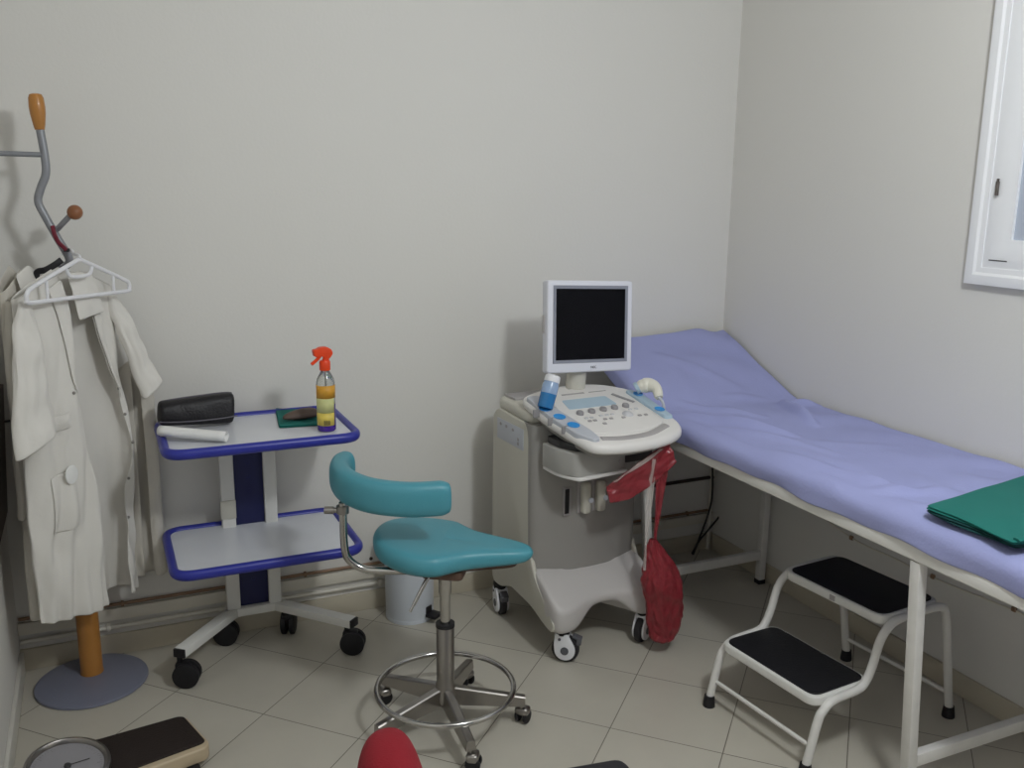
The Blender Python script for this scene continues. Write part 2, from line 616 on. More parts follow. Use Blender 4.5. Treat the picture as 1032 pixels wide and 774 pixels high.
MB().box((XR - 0.0185, 1.90, WZ + 0.075), (0.002, 0.06, 0.003)).build('sash_gap_shade', 'us_dark', win, smooth=False)  # thin dark strip painted in for the shaded gap at the sash

# brown panel on left wall (only its edge shows)
pn = empty('wall_panel', (XL, 2.95, 0.53), 'dark brown wooden panel leaning out from left wall behind the coats', 'panel')
MB().box((-0.2985, 2.94, 0.775), (0.012, 0.40, 0.41), 0.003, Matrix.Rotation(math.radians(3.6), 4, 'Y')).build('board', 'brownpanel', pn)
MB().tube([(-0.290, 3.120, 0.865), (-0.262, 3.130, 0.864)], 0.004, 8).build('peg', 'us_dark', pn)

# ------------------------------------------------------------------ coat stand
cs = empty('coat_stand', (-0.108, 3.03, 0), 'coat stand with orange wooden post, grey tube arms and grey disc base', 'coat stand')
MB().lathe([(0, 0), (0.166, 0), (0.17, 0.004), (0.168, 0.010), (0.155, 0.0135), (0.05, 0.016), (0, 0.016)], (-0.108, 3.027, 0), 56).build('base', 'disc', cs)
PC = (-0.108, 3.068)
MB().lathe([(0, 0.015), (0.036, 0.015), (0.034, 0.03), (0.033, 0.9), (0.028, 0.93), (0, 0.93)], (PC[0], PC[1], 0), 28).build('post', 'wood', cs)
MB().tube([(PC[0], PC[1], 0.92), (PC[0], PC[1], 1.34)], 0.018, 16).build('upper_post', 'steel_grey', cs)
arm_pts = [Vector((PC[0] + 0.005, PC[1] - 0.005, 1.22)), Vector((PC[0] + 0.02, PC[1] - 0.005, 1.32)), PY(70, 262, 3.03), PY(58, 240, 3.03), PY(45, 217, 3.03), PY(38.5, 203, 3.03), PY(41, 190, 3.03), PY(46, 176, 3.03), PY(45.5, 160, 3.03), PY(40.5, 131, 3.03)]
a1 = MB().tube(smooth_path(arm_pts, 8), 0.0115, 14).build('arm', 'steel_grey', cs)
h0, h1 = PY(40.2, 131, 3.03), PY(35.5, 94, 3.03)
hd = (h1 - h0)
prof = [(0, 0), (0.013, 0.001), (0.016, 0.02), (0.0205, 0.06), (0.0215, 0.085), (0.020, 0.118), (0.016, 0.131), (0.008, 0.1345), (0, 0.135)]
sc = hd.length / 0.135
MB().lathe([(r, z * sc) for r, z in prof], h0, 24, hd.to_track_quat('Z', 'Y').to_matrix().to_4x4()).build('handle', 'wood', a1)
# peg with ball
pg = MB().tube([PY(55, 234, 3.03), PY(70, 218, 3.0)], 0.008, 12).build('peg', 'steel_grey', cs)
MB().ball(PY(75.5, 214, 2.995), 0.0215).build('knob', 'wood_dark', pg)
# back arm with knob heading to left
pg = MB().tube([PY(42, 156, 3.03), Vector((-0.285, 3.035, PY(0, 154, 3.03).z))], 0.0075, 12).build('peg', 'steel_grey', cs)
MB().ball((-0.292, 3.035, PY(0, 154, 3.03).z), 0.019).build('knob', 'wood_dark', pg)
# lower coat hooks (behind the coats)
for dx, dy in ((-0.095, 0.0), (0.10, 0.06)):
    pts = [(PC[0], PC[1], 1.20), (PC[0] + dx * 0.5, PC[1] + dy * 0.5, 1.215), (PC[0] + dx, PC[1] + dy, 1.25), (PC[0] + dx * 1.08, PC[1] + dy * 1.08, 1.29)]
    MB().tube(smooth_path(pts, 6), 0.008, 10).build('hook', 'steel_grey', cs)

# burgundy strap on the tube
sp = [PY(53, 228, 3.0), PY(55, 236, 2.995), PY(59, 244, 2.995), PY(64, 249, 3.0), PY(67, 252, 3.0)]
st = MB().tube(smooth_path(sp, 6), 1.0, 10, flat=(0.011, 0.006, 0.6), up=(0, -1, 0)).build('strap', 'burg', org=sp[0])
tag(st, 'burgundy strap looped over the grey arm of the coat stand', 'strap')
MB().box(sp[-1], (0.016, 0.012, 0.010), 0.002).build('strap_end', 'black', st)
# small black clip
sp = [PY(36, 281, 2.97), PY(38, 274, 2.97), PY(46, 272, 2.96), PY(55, 267, 2.96), PY(62, 262, 2.965)]
bk = MB().tube(smooth_path(sp, 6), 1.0, 10, flat=(0.009, 0.006, 0.5), up=(0, 0, 1)).build('belt', 'black', org=sp[0])
tag(bk, 'black belt hanging behind the white plastic hanger', 'belt')

# ------------------------------------------------------------------ lab coats


def nz3(x, y, z, s=1.0):
    return noise.noise(Vector((x * s, y * s, z * s)))


def make_coat(label, c, yaw, a, zn, zsh, zh, b_top, b_bot, gapL, gapR, material, seed, sleeves, hemtilt=0.0, flare=0.0, fold=0.012, s0=0.0):
    """c = hanger centre xy, s axis along hanger at yaw, d axis = front.
    gapL / gapR: fn(v)-> s position of the two front edges"""
    root = empty('lab_coat', (c[0], c[1], zh), label, 'lab coat', 'white lab coats on the stand')
    F = frame((c[0], c[1], 0), yaw)     # local x = s, local -y = front

    S0 = s0

    def body(u, v):
        # section around: u 0..1 from left front edge round the back to right front edge
        aa = a * (1 + flare * v) * (0.97 + 0.03 * math.cos(v * 7 + seed))
        bb = b_top + (b_bot - b_top) * (1 - (1 - v) ** 3)
        gl, gr = gapL(v) - S0, gapR(v) - S0
        if u < 0.27:
            t = u / 0.27
            s = gl + (-aa - gl) * t
            d = -bb * (1 - t ** 4) ** 0.5 if t < 1 else 0.0
            d = -bb * math.sqrt(max(0, 1 - t ** 3.2))
        elif u < 0.73:
            t = (u - 0.27) / 0.46
            th = PI * t
            s = -aa * math.cos(th)
            d = bb * 0.85 * math.sqrt(max(0, 1 - abs(math.cos(th)) ** 3.2))
        else:
            t = (u - 0.73) / 0.27
            s = aa + (gr - aa) * t
            d = -bb * math.sqrt(max(0, 1 - (1 - t) ** 3.2))
        zt = zn - (zn - zsh) * min(1, abs(s) / a) ** 1.15
        z = zt + (zh + hemtilt * s * 0.9 - zt) * v
        # vertical folds growing downwards
        am = fold * (0.25 + 1.0 * v)
        k0 = seed + (5 if d > 0 else 0)
        f = math.sin(s * 46 + seed + 3.2 * nz3(s * 3, v * 1.3, seed)) * 0.55 + 1.5 * nz3(s * 9, v * 2.0, k0) + 1.6 * (0.5 - abs(nz3(s * 11 + v * 2.2, v * 1.6 + s * 2, k0 + 3)) * 2)
        f += 0.5 * math.sin(s * 120 + 4 * nz3(s * 5, v * 2, seed + 2)) * v + 0.8 * (0.5 - abs(nz3(s * 14 - v * 5, v * 5 + s * 5, k0 + 9)) * 2)
        d += am * f * (0.5 if d > 0 else 1.0)
        s += am * 0.5 * math.sin(v * 5 + seed + d * 30)
        z += 0.008 * v * nz3(s * 9, 1.0, seed)
        return (s + S0, d, z)
    mb = MB(F).grid(body, 96, 44)
    bo = mb.build('body', material, root, solid=0.003, sub=1)
    for (s0, d0, z0, s1, d1, z1_, r0, r1, fl) in sleeves:
        def slv(u, v, s0=s0, d0=d0, z0=z0, s1=s1, d1=d1, z1_=z1_, r0=r0, r1=r1, fl=fl):
            th = 2 * PI * u
            q = v
            r = (r0 + (r1 - r0) * q) * (1 + 0.07 * nz3(math.cos(th) * 2, q * 5, seed + s0 * 9) + 0.13 * (0.5 - abs(nz3(math.cos(th) * 2.4 + q * 1.5, math.sin(th) * 2.4, q * 2.2 + seed)) * 2))
            cs_ = s0 + (s1 - s0) * (q ** 0.9)
            cd_ = d0 + (d1 - d0) * q
            cz = z0 + (z1_ - z0) * q
            top = max(0, 1 - q * 7)
            cz += 0.030 * math.cos(th) * q ** 3
            cd_ += 0.006 * nz3(q * 6, math.cos(th) * 1.5, seed + 3) * 2
            return (cs_ + r * math.cos(th) * (1 - 0.35 * top), cd_ + r * fl * math.sin(th) * (1 - 0.5 * top), cz)
        MB(F).grid(slv, 28, 24, closeu=True).build('sleeve', material, root, solid=0.003, sub=1)
    return root, F, body


HY = math.radians(49)
hc = (-0.10, 2.94)


def interp(tab):
    def f(v):
        for (a0, b0), (a1, b1) in zip(tab, tab[1:]):
            if v <= a1:
                t = (v - a0) / (a1 - a0)
                t = t * t * (3 - 2 * t)
                return b0 + (b1 - b0) * t
        return tab[-1][1]
    return f


root, F, bo = make_coat('nearest white lab coat, hanging open on the white plastic hanger', hc, HY, 0.192, 1.345, 1.27, 0.300, 0.022, 0.047,
                        interp([(0, -0.015), (0.12, 0.0), (0.30, -0.022), (0.45, -0.005), (0.62, 0.020), (0.86, 0.040), (1, 0.052)]),
                        interp([(0, 0.055), (0.15, 0.095), (0.25, 0.125), (0.38, 0.178), (0.5, 0.200), (0.65, 0.185), (1, 0.150)]), 'coat', 1.3,
                        [(-0.158, -0.030, 1.268, -0.208, -0.075, 0.885, 0.032, 0.070, 0.44), (0.200, -0.005, 1.25, 0.234, -0.110, 0.955, 0.028, 0.036, 0.7)], hemtilt=-0.12, flare=0.06, fold=0.013, s0=0.02)
LF = lambda s, d, z: F @ Vector((s, d, z))


def front_patch(corners, name, material, parent, th=0.003, bul=0.004):
    P = [LF(*c_) for c_ in corners]

    def fn(u, v):
        q = P[0].lerp(P[1], u).lerp(P[3].lerp(P[2], u), v)
        k = bul * math.sin(PI * u) * math.sin(PI * v) + bul * 0.8 * nz3(u * 4, v * 4, corners[0][0] * 50)
        return q + (F.to_3x3() @ Vector((0, -k, 0)))
    return MB().grid(fn, 10, 8).build(name, material, parent, solid=th, sub=1)




def on_body(u0, u1, v0, v1, name, off=0.005, nu=12, nv=12, bul=0.0):
    """cloth piece lying on the coat front: u0, u1 are functions of b (0..1 from v0 to v1)"""
    def fn(a, b_):
        v = v0 + (v1 - v0) * b_
        u = u0(b_) + (u1(b_) - u0(b_)) * a
        s_, d, z = bo(u, v)
        d -= off + bul * math.sin(PI * a) * math.sin(PI * min(1, b_ * 0.9 + 0.1))
        return F @ Vector((s_, d, z))
    return MB().grid(fn, nu, nv).build(name, 'coat', root, solid=0.003, sub=1)


on_body(lambda b: 0.0, lambda b: 0.10 * (1 - b) ** 0.8 + 0.004, 0.02, 0.34, 'lapel', 0.006, bul=0.006)
on_body(lambda b: 1.0, lambda b: 1 - 0.11 * (1 - b) ** 0.8 - 0.004, 0.02, 0.36, 'lapel', 0.006, bul=0.006)
front_patch([(0.005, -0.030, 1.330), (0.105, -0.030, 1.325), (0.120, -0.054, 1.205), (0.012, -0.056, 1.192)], 'collar', 'coat', root, bul=0.008)
on_body(lambda b: 0.10, lambda b: 0.205, 0.545, 0.72, 'pocket', 0.0045, bul=0.007)
on_body(lambda b: 0.085, lambda b: 0.165, 0.375, 0.42, 'pocket_flap', 0.006, bul=0.008)
for u_, v_ in ((0.965, 0.33), (0.965, 0.41), (0.965, 0.50), (0.965, 0.62), (0.965, 0.75), (0.035, 0.33)):
    q = Vector(bo(u_, v_))
    q.y -= 0.003
    MB().ball(F @ q, 0.0048, 10).build('button', 'button', root)
q = Vector(bo(0.125, 0.555))
nt_ = LF(q.x, q.y - 0.0135, q.z)
tag(MB(basis(nt_, F.to_3x3() @ Vector((1, 0, 0)), F.to_3x3() @ Vector((0, 0, 1)), F.to_3x3() @ Vector((0, -1, 0)))).prism([(0.024 * math.cos(a_), 0.028 * math.sin(a_)) for a_ in [k * PI / 10 for k in range(20)]], 0, 0.004, 0.001).build('paper_slip', 'paper', org=nt_),
    'round white paper sticking out of the nearest lab coat pocket', 'paper')

# coat behind, left
make_coat('white lab coat at far left behind the nearest coat, hung against left wall', (-0.205, 2.975), math.radians(64), 0.085, 1.35, 1.28, 0.30, 0.02, 0.030,
          lambda v: -0.012, lambda v: 0.012 + 0.01 * v, 'coat2', 4.1, [(-0.075, -0.02, 1.26, -0.10, -0.02, 0.66, 0.028, 0.032, 0.6)], flare=0.10, fold=0.005)
FL = frame((-0.205, 2.975, 0), math.radians(64))
lcr = [o_ for o_ in COL.objects if o_.name == 'lab_coat.001'][0]
MB(FL).grid(lambda u, v: (-0.055 + 0.11 * u, -0.030 - 0.018 * v - 0.006 * math.sin(PI * u), 1.352 - 0.050 * v - 0.05 * abs(u - 0.5) - 0.04 * abs(u - 0.5) * v), 8, 6).build('collar', 'coat', lcr, solid=0.004, sub=1)
# coat behind, right
make_coat('white lab coat on right behind the nearest coat, beside the trolley', (0.088, 3.140), math.radians(4), 0.058, 1.03, 0.99, 0.30, 0.012, 0.020,
          lambda v: -0.01, lambda v: 0.012 + 0.01 * v, 'coat2', 7.7, [], flare=0.06, fold=0.007)

# hanger
hg = empty('coat_hanger', (hc[0], hc[1], 1.27), 'white plastic hanger carrying the nearest lab coat', 'hanger')
HT = [(-0.200, 1.292), (-0.203, 1.275), (-0.185, 1.266), (0, 1.262), (0.18, 1.258), (0.197, 1.264), (0.196, 1.282), (0.17, 1.297), (0.025, 1.358), (0, 1.366), (-0.025, 1.360), (-0.175, 1.308)]


def HL(s, z, d=-0.066):
    return LF(s + 0.02, d, z)


MB().tube(smooth_path([HL(s, z) for s, z in HT], 6, closed=True), 0.0062, 10, closed=True).build('frame', 'white_plastic', hg)
MB().tube(smooth_path([HL(-0.055, 1.345), HL(-0.035, 1.322), HL(0.030, 1.322), HL(0.048, 1.345)], 5), 0.0055, 8).build('inner_bar', 'white_plastic', hg)
for sgn in (-1, 1):
    MB().tube([HL(sgn * 0.13, 1.322 if sgn < 0 else 1.312), HL(sgn * 0.13, 1.262)], 0.0045, 8).build('strap_bar', 'white_plastic', hg)
hk = [HL(0, 1.366), HL(0, 1.378), PY(74, 256, 2.97), PY(72, 252, 3.0), PY(66, 252, 3.025), PY(63, 257, 3.03)]
MB().tube(smooth_path(hk, 6), 0.0045, 8).build('hook', 'white_plastic', hg)

# ------------------------------------------------------------------ trolley
tr = empty('trolley', (0.43, 3.0, 0), 'white two-shelf trolley with blue rubber edging on black castors', 'trolley')
TX0, TX1, TY0, TY1 = 0.135, 0.735, 2.735, 3.16


def tray(z, name):
    poly = round_poly([(TX0 + 0.012, TY0 + 0.012), (TX1 - 0.012, TY0 + 0.012), (TX1 - 0.012, TY1 - 0.012), (TX0 + 0.012, TY1 - 0.012)], 0.06, 8)
    t = MB().prism(poly, z - 0.010, z + 0.005, 0.0).build(name, 'tray', tr)
    path = [Vector((p_.x, p_.y, z)) for p_ in round_poly([(TX0 + 0.014, TY0 + 0.014), (TX1 - 0.014, TY0 + 0.014), (TX1 - 0.014, TY1 - 0.014), (TX0 + 0.014, TY1 - 0.014)], 0.06, 8)]
    MB().tube(path, 1.0, 14, closed=True, flat=(0.0165, 0.014)).build('edging', 'bluerim', t)


ZT, ZL = 0.808, 0.43
tray(ZT, 'top_shelf')
tray(ZL, 'bottom_shelf')
CYF = 3.10
for x0 in (0.331, 0.474):
    w_ = 0.042 if x0 > 0.4 else 0.045
    MB().box((x0 + w_ / 2, CYF + 0.02, (0.13 + 0.80) / 2), (w_, 0.04, 0.67), 0.004).build('upright', 'whitemetal', tr)
cp_ = MB().box((0.425, CYF + 0.026, 0.465), (0.098, 0.02, 0.66), 0.001).build('column_panel', 'bluepanel', tr)
for z_ in (0.755, 0.705, 0.655, 0.605, 0.555, 0.30, 0.23):
    MB().lathe([(0, -0.002), (0.006, -0.0015), (0.007, 0.0)], (0.425, CYF + 0.0155, z_), 12, Matrix.Rotation(PI / 2, 4, 'X')).build('bolt', 'bluerim', cp_)
MB().box((0.352, CYF - 0.002, 0.50), (0.05, 0.006, 0.065), 0.001).build('tape', 'us_cream', tr)
MB().box((0.424, CYF + 0.018, 0.118), (0.20, 0.045, 0.03), 0.004).build('foot_plate', 'whitemetal', tr)
feet = [((0.355, 3.118, 0.118), (0.155, 2.885, 0.118)), ((0.50, 3.118, 0.118), (0.715, 2.875, 0.118)), ((0.36, 3.125, 0.10), (0.335, 3.14, 0.10)), ((0.49, 3.125, 0.10), (0.525, 3.14, 0.10))]
for i, (p0, p1) in enumerate(feet[:2]):
    ft = MB().bar(p0, p1, 0.042, 0.03, 0.003).build('foot', 'whitemetal', tr)
    d_ = (Vector(p1) - Vector(p0)).normalized()
    MB().bar(Vector(p1) - d_ * 0.002, Vector(p1) + d_ * 0.008, 0.040, 0.028, 0.002).build('end_cap', 'black', ft)


def small_castor(x, y, ang, parent, r=0.042, ztop=0.105):
    T = frame((x, y, 0), ang)
    cst = MB(T).tube([(-0.02, 0, ztop), (-0.02, 0, r * 1.3)], 0.009, 10).box((-0.008, 0, r * 1.75), (0.05, 0.034, 0.022), 0.006).box((-0.012, 0.0, r * 1.35), (0.03, 0.03, 0.035), 0.006).build('castor', 'black', parent)
    for sg in (-1, 1):
        MB(T).lathe([(0, -0.011), (r * 0.8, -0.011), (r, -0.007), (r, 0.007), (r * 0.8, 0.011), (r * 0.45, 0.009), (r * 0.3, 0.011), (0, 0.011)], (0, sg * 0.0145, r), 28, Matrix.Rotation(PI / 2, 4, 'X')).build('wheel', 'black', cst)
    return cst


small_castor(0.172, 2.885, math.radians(-20), tr)
small_castor(0.715, 2.885, math.radians(-25), tr)
small_castor(0.325, 3.122, math.radians(-20), tr)
small_castor(0.540, 3.118, math.radians(70), tr)

# things on the trolley
ZS = ZT + 0.0055
# black toiletry bag
b0, b1 = PZ(154, 433, ZS), PZ(233, 424, ZS)
bx = Vector((0.255, 3.045, ZS))


def bag_fn(u, v):
    th = 2 * PI * u
    x = (v - 0.5) * 2
    end = (1 - abs(x) ** 6) ** 0.25 if abs(x) < 1 else 0
    w = 0.045 * (0.75 + 0.25 * end) * (1 if abs(x) < 0.995 else 0.6)
    hgt = (0.045 + 0.007 * x) * (0.72 + 0.28 * end)
    ca, sa = math.cos(th), math.sin(th)
    yy = math.copysign(abs(ca) ** 0.6, ca) * w
    zz = math.copysign(abs(sa) ** 0.55, sa) * hgt
    zz = zz + (0.045 + 0.007 * x)
    yy *= 1 - 0.25 * max(0, (zz - 0.045) / 0.045)
    return (x * 0.118, yy + 0.003 * nz3(x * 3, zz * 30, 1), zz + 0.002)


T = frame(bx + Vector((0.006, 0, 0.0085)), math.radians(4)) @ Matrix.Rotation(math.radians(4.0), 4, 'Y')
bg = empty('toiletry_bag', bx, 'black zipped toiletry bag on top shelf of the trolley', 'bag')
MB(T).grid(bag_fn, 36, 30, closeu=True, capv=True).build('body', 'blackleather', bg, sub=1)
zp = [T @ Vector((x * 0.121, -0.0475 + 0.006 * abs(x) ** 4, 0.022 + 0.006 * x + 0.005 * x * x)) for x in [k / 10 - 1 for k in range(21)]]
MB().tube(zp, 0.0025, 8).build('piping', 'piping', bg)
zp = [T @ Vector((x * 0.110, 0.0, 0.0925 + 0.013 * x - 0.006 * abs(x) ** 5)) for x in [k / 10 - 1 for k in range(21)]]
MB().tube(zp, 0.003, 8).build('zip', 'piping', bg)
# white paper roll
r0, r1 = Vector((0.143, 2.915, ZS + 0.031)), Vector((0.325, 2.815, ZS + 0.0185))


def roll_fn(u, v):
    q = r0.lerp(r1, v)
    d = (r1 - r0).normalized()
    sd = Vector((-d.y, d.x, 0))
    th = 2 * PI * 1.9 * u - PI / 2
    r = 0.020 - 0.008 * u
    return q + sd * r * 1.15 * math.cos(th) + Vector((0, 0, r * 0.83 * math.sin(th)))


tag(MB().grid(roll_fn, 60, 10).build('paper_roll', 'paper', org=(0.24, 2.86, ZS), solid=0.0012), 'flattened roll of white paper along front left of the trolley top', 'paper roll')


def cloth_stack(corners, z0, layers, th, name, label, cat, material, fold_edge=True):
    """folded cloth: rounded slab layers with slightly different outlines"""
    c0 = sum((Vector(c_) for c_ in corners), Vector((0, 0))) / len(corners)
    o = empty(name, (c0.x, c0.y, z0), label, cat)
    for k in range(layers):
        sh = 1 - 0.012 * k + random.uniform(-0.006, 0.006)
        poly = round_poly([c0 + (Vector(c_) - c0) * sh for c_ in corners], 0.006, 3)
        N = len(poly)
        mb = MB()
        b2 = bmesh.new()
        z = z0 + k * th
        nu = 14
        # ruled slab with a gentle ripple
        C = [c0 + (Vector(c_) - c0) * sh for c_ in corners]

        def fn(u, v, C=C, z=z):
            q = C[0].lerp(C[1], u).lerp(C[3].lerp(C[2], u), v)
            e = min(u, 1 - u, v, 1 - v)
            zz = z + th * 0.5 + 0.0012 * k * nz3(q.x * 14, q.y * 14, k)
            return (q.x, q.y, zz)
        MB().grid(fn, nu, nu).build('layer', material if k % 2 == 0 or k == layers - 1 else material, o, solid=th * 0.92, sub=1)
    return o


g = [PZ(277, 413, ZS)[:2], (0.668, 3.10), (0.645, 2.905), PZ(281, 432, ZS)[:2]]
cloth_stack([g[0], g[1], g[2], g[3]], ZS, 2, 0.004, 'folded_cloth', 'small folded green cloth on top shelf of the trolley', 'cloth', 'green')
bpz = ZS + 0.0085
bc = PZ(306, 421, bpz + 0.012)
bc = Vector((0.585, 2.985, bpz))


def pouch(u, v):
    th = 2 * PI * u
    ph = PI * v
    x = -math.cos(ph)
    r = math.sin(ph) ** 0.7 * (0.8 + 0.2 * x)
    z = math.sin(th) * r
    z = z * 0.029 if z > 0 else z * 0.012
    return (0.062 * x, math.cos(th) * r * 0.034, z + 0.012)


tag(MB(frame(bc, math.radians(14))).grid(pouch, 28, 20, closeu=True).build('pouch', 'brownstone', org=bc), 'brown rounded pouch lying on the small green cloth', 'pouch')

# spray bottle
sbp = PZ(329.5, 433.5, ZS)
sb = empty('spray_bottle', sbp, 'clear spray bottle of purple liquid with orange trigger head', 'spray bottle')
x_, y_, z_ = sbp
sb.scale = (1.05, 1.05, 1.035)
BR = 0.0275
MB().lathe([(0, 0.001), (BR - 0.003, 0.001), (BR, 0.004), (BR, 0.150), (BR * 0.92, 0.163), (BR * 0.62, 0.180), (0.0125, 0.188), (0.0125, 0.197), (0, 0.197)], (x_, y_, z_), 30).build('bottle', 'clear', sb)
MB().lathe([(0, 0.0005), (BR - 0.003, 0.0005), (BR + 0.0003, 0.004), (BR + 0.0003, 0.085), (0, 0.085)], (x_, y_, z_), 30).build('liquid', 'purple', sb)


def wrap(z0, z1, a0, a1, r):
    return MB().grid(lambda u, v: (x_ + r * math.cos(a0 + (a1 - a0) * u), y_ + r * math.sin(a0 + (a1 - a0) * u), z_ + z0 + (z1 - z0) * v), 20, 1)


vd = math.atan2(-y_, -x_)
wrap(0.105, 0.145, vd - 1.7, vd + 1.55, BR + 0.0005).build('label', 'labelor', sb, solid=0.0006)['label'] = 'orange band of the label'
wrap(0.060, 0.105, vd - 1.7, vd + 1.0, BR + 0.0005).build('label', 'labelpale', sb, solid=0.0006)['label'] = 'pale green band of the label'
lb = wrap(0.020, 0.060, vd - 1.7, vd + 1.0, BR + 0.0005).build('label', 'labelyel', sb, solid=0.0006)
lb['label'] = 'yellow band of the label'
MB().tube([(x_, y_, z_ + 0.19), (x_ + 0.002, y_, z_ + 0.03)], 0.002, 6).build('dip_tube', 'us_grey', sb)
mb = MB()
for k in range(7):
    a_ = vd + 0.35 - k * 0.1
    mb.box((x_ + (BR + 0.0012) * math.cos(a_), y_ + (BR + 0.0012) * math.sin(a_), z_ + 0.030), (0.0012, 0.0016 if k % 2 else 0.0008, 0.014), 0, rotz(a_))
mb.build('barcode', 'us_dark', lb, smooth=False)
hdn = empty
T = frame((x_, y_, z_), math.radians(8))
hd_ = MB(T).lathe([(0, 0.190), (0.016, 0.190), (0.0165, 0.194), (0.0165, 0.215), (0.014, 0.220), (0, 0.220)], seg=24)
hd_.tube(smooth_path([(0, 0, 0.215), (0.004, 0, 0.225), (0.004, 0, 0.238)], 4), 0.010, 12)
hdp = [(-0.034, 0.237), (-0.030, 0.233), (-0.012, 0.235), (0.004, 0.224), (0.014, 0.226), (0.024, 0.240), (0.020, 0.253), (0.006, 0.262), (-0.016, 0.262), (-0.024, 0.257), (-0.037, 0.256)]
hd_.prism(round_poly(hdp, 0.005, 3), -0.009, 0.009, 0.003, Matrix.Rotation(PI / 2, 4, 'X'))
hh = hd_.build('spray_head', 'orange', sb)
tp = [T @ Vector(q) for q in ((-0.010, 0, 0.240), (-0.022, 0, 0.226), (-0.036, 0, 0.215), (-0.042, 0, 0.211))]
MB().tube(smooth_path(tp, 5), 1.0, 10, flat=(0.005, 0.007)).build('trigger', 'orange', hh)

# ------------------------------------------------------------------ pedal bin
bn = empty('pedal_bin', (0.985, 3.085, 0), 'white pedal bin on floor by back wall behind the teal stool', 'bin')
MB().lathe([(0, 0.004), (0.086, 0.004), (0.089, 0.010), (0.094, 0.31), (0.096, 0.318), (0, 0.318)], (0.985, 3.085, 0), 40).build('body', 'bin', bn)
MB().lathe([(0.0985, 0.314), (0.0985, 0.326), (0.093, 0.340), (0.06, 0.352), (0, 0.356)], (0.985, 3.085, 0), 40).build('lid', 'bin', bn)
MB().lathe([(0, 0), (0.088, 0), (0.090, 0.004), (0.090, 0.014), (0.086, 0.016), (0, 0.016)], (0.985, 3.085, 0), 40).build('base_ring', 'bin', bn)
q = Vector((1.045, 2.995, 0.03))
MB(frame(q, math.radians(35))).box((0, -0.005, 0), (0.05, 0.045, 0.014), 0.004).box((0.0, 0.02, 0.012), (0.03, 0.012, 0.035), 0.003).build('pedal', 'black', bn)

# ------------------------------------------------------------------ teal stool
SX, SY = 0.858, 2.35
sl = empty('saddle_stool', (SX, SY, 0), 'teal saddle stool with curved backrest, chrome footring and five-star base', 'stool')
MB().lathe([(0, 0.085), (0.034, 0.085), (0.036, 0.10), (0.03, 0.135), (0.0265, 0.145), (0.0265, 0.325), (0.024, 0.33), (0, 0.33)], (SX, SY, 0), 28).build('column', 'brushed', sl)
MB().lathe([(0.0245, 0.322), (0.028, 0.322), (0.028, 0.333), (0.0, 0.333)], (SX, SY, 0), 24).build('collar', 'black', sl)
MB().lathe([(0, 0.33), (0.015, 0.33), (0.015, 0.42), (0.019, 0.43), (0.019, 0.49), (0, 0.49)], (SX, SY, 0), 24).build('gas_lift', 'chrome', sl)
for ang in (-93, -21, 51, 123, 195):
    a_ = math.radians(ang)
    d_ = Vector((math.cos(a_), math.sin(a_), 0))
    n_ = Vector((-d_.y, d_.x, 0))

    def leg(u, v, d_=d_, n_=n_):
        # trapezoid section loft
        r = 0.02 + 0.218 * v
        zt = 0.128 - 0.040 * v
        h = 0.052 - 0.026 * v
        wt = 0.014 - 0.002 * v
        sec = [(-wt, 0), (-wt * 0.7, 0.003), (wt * 0.7, 0.003), (wt, 0), (wt * 1.25, -h), (-wt * 1.25, -h)]
        k = int(round(u * 6)) % 6
        s_, z_ = sec[k]
        q_ = Vector((SX, SY, 0)) + d_ * r + n_ * s_
        return (q_.x, q_.y, zt + z_)
    lg = MB().grid(leg, 6, 4, closeu=True, capv=True).build('leg', 'brushed', sl, angle=30)
    cc = Vector((SX, SY, 0)) + d_ * 0.228
    ca = a_ + math.radians(60)
    T = frame((cc.x, cc.y, 0), ca)
    cst = MB(T).tube([(0, 0, 0.07), (0, 0, 0.045)], 0.006, 10).box((0.008, 0, 0.040), (0.036, 0.044, 0.026), 0.010, seg=3).build('castor', 'brushed', lg)
    for sg in (-1, 1):
        MB(T).lathe([(0, -0.006), (0.019, -0.006), (0.022, -0.003), (0.022, 0.003), (0.019, 0.006), (0, 0.006)], (0.010, sg * 0.0135, 0.022), 20, Matrix.Rotation(PI / 2, 4, 'X')).build('wheel', 'black', lg)
MB().tube([(SX + 0.203 * math.cos(2 * PI * k / 64), SY + 0.203 * math.sin(2 * PI * k / 64), 0.125) for k in range(64)], 0.0085, 12, closed=True).build('footring', 'chrome', sl)

# seat
fa = math.radians(-33)
SC = Vector((0.872, 2.395, 0))
fx = Vector((math.cos(fa), math.sin(fa), 0))
fy = Vector((-fx.y, fx.x, 0))
half = [(-0.208, 0.0), (-0.200, 0.055), (-0.172, 0.105), (-0.12, 0.145), (-0.055, 0.165), (0.005, 0.160), (0.045, 0.130), (0.085, 0.100), (0.13, 0.080), (0.18, 0.062), (0.225, 0.045), (0.255, 0.026), (0.264, 0.0)]
outl = smooth_path([(x, y, 0) for x, y in half] + [(x, -y, 0) for x, y in half[-2:0:-1]], 5, closed=True)
NO = len(outl)
ZSEAT = 0.515


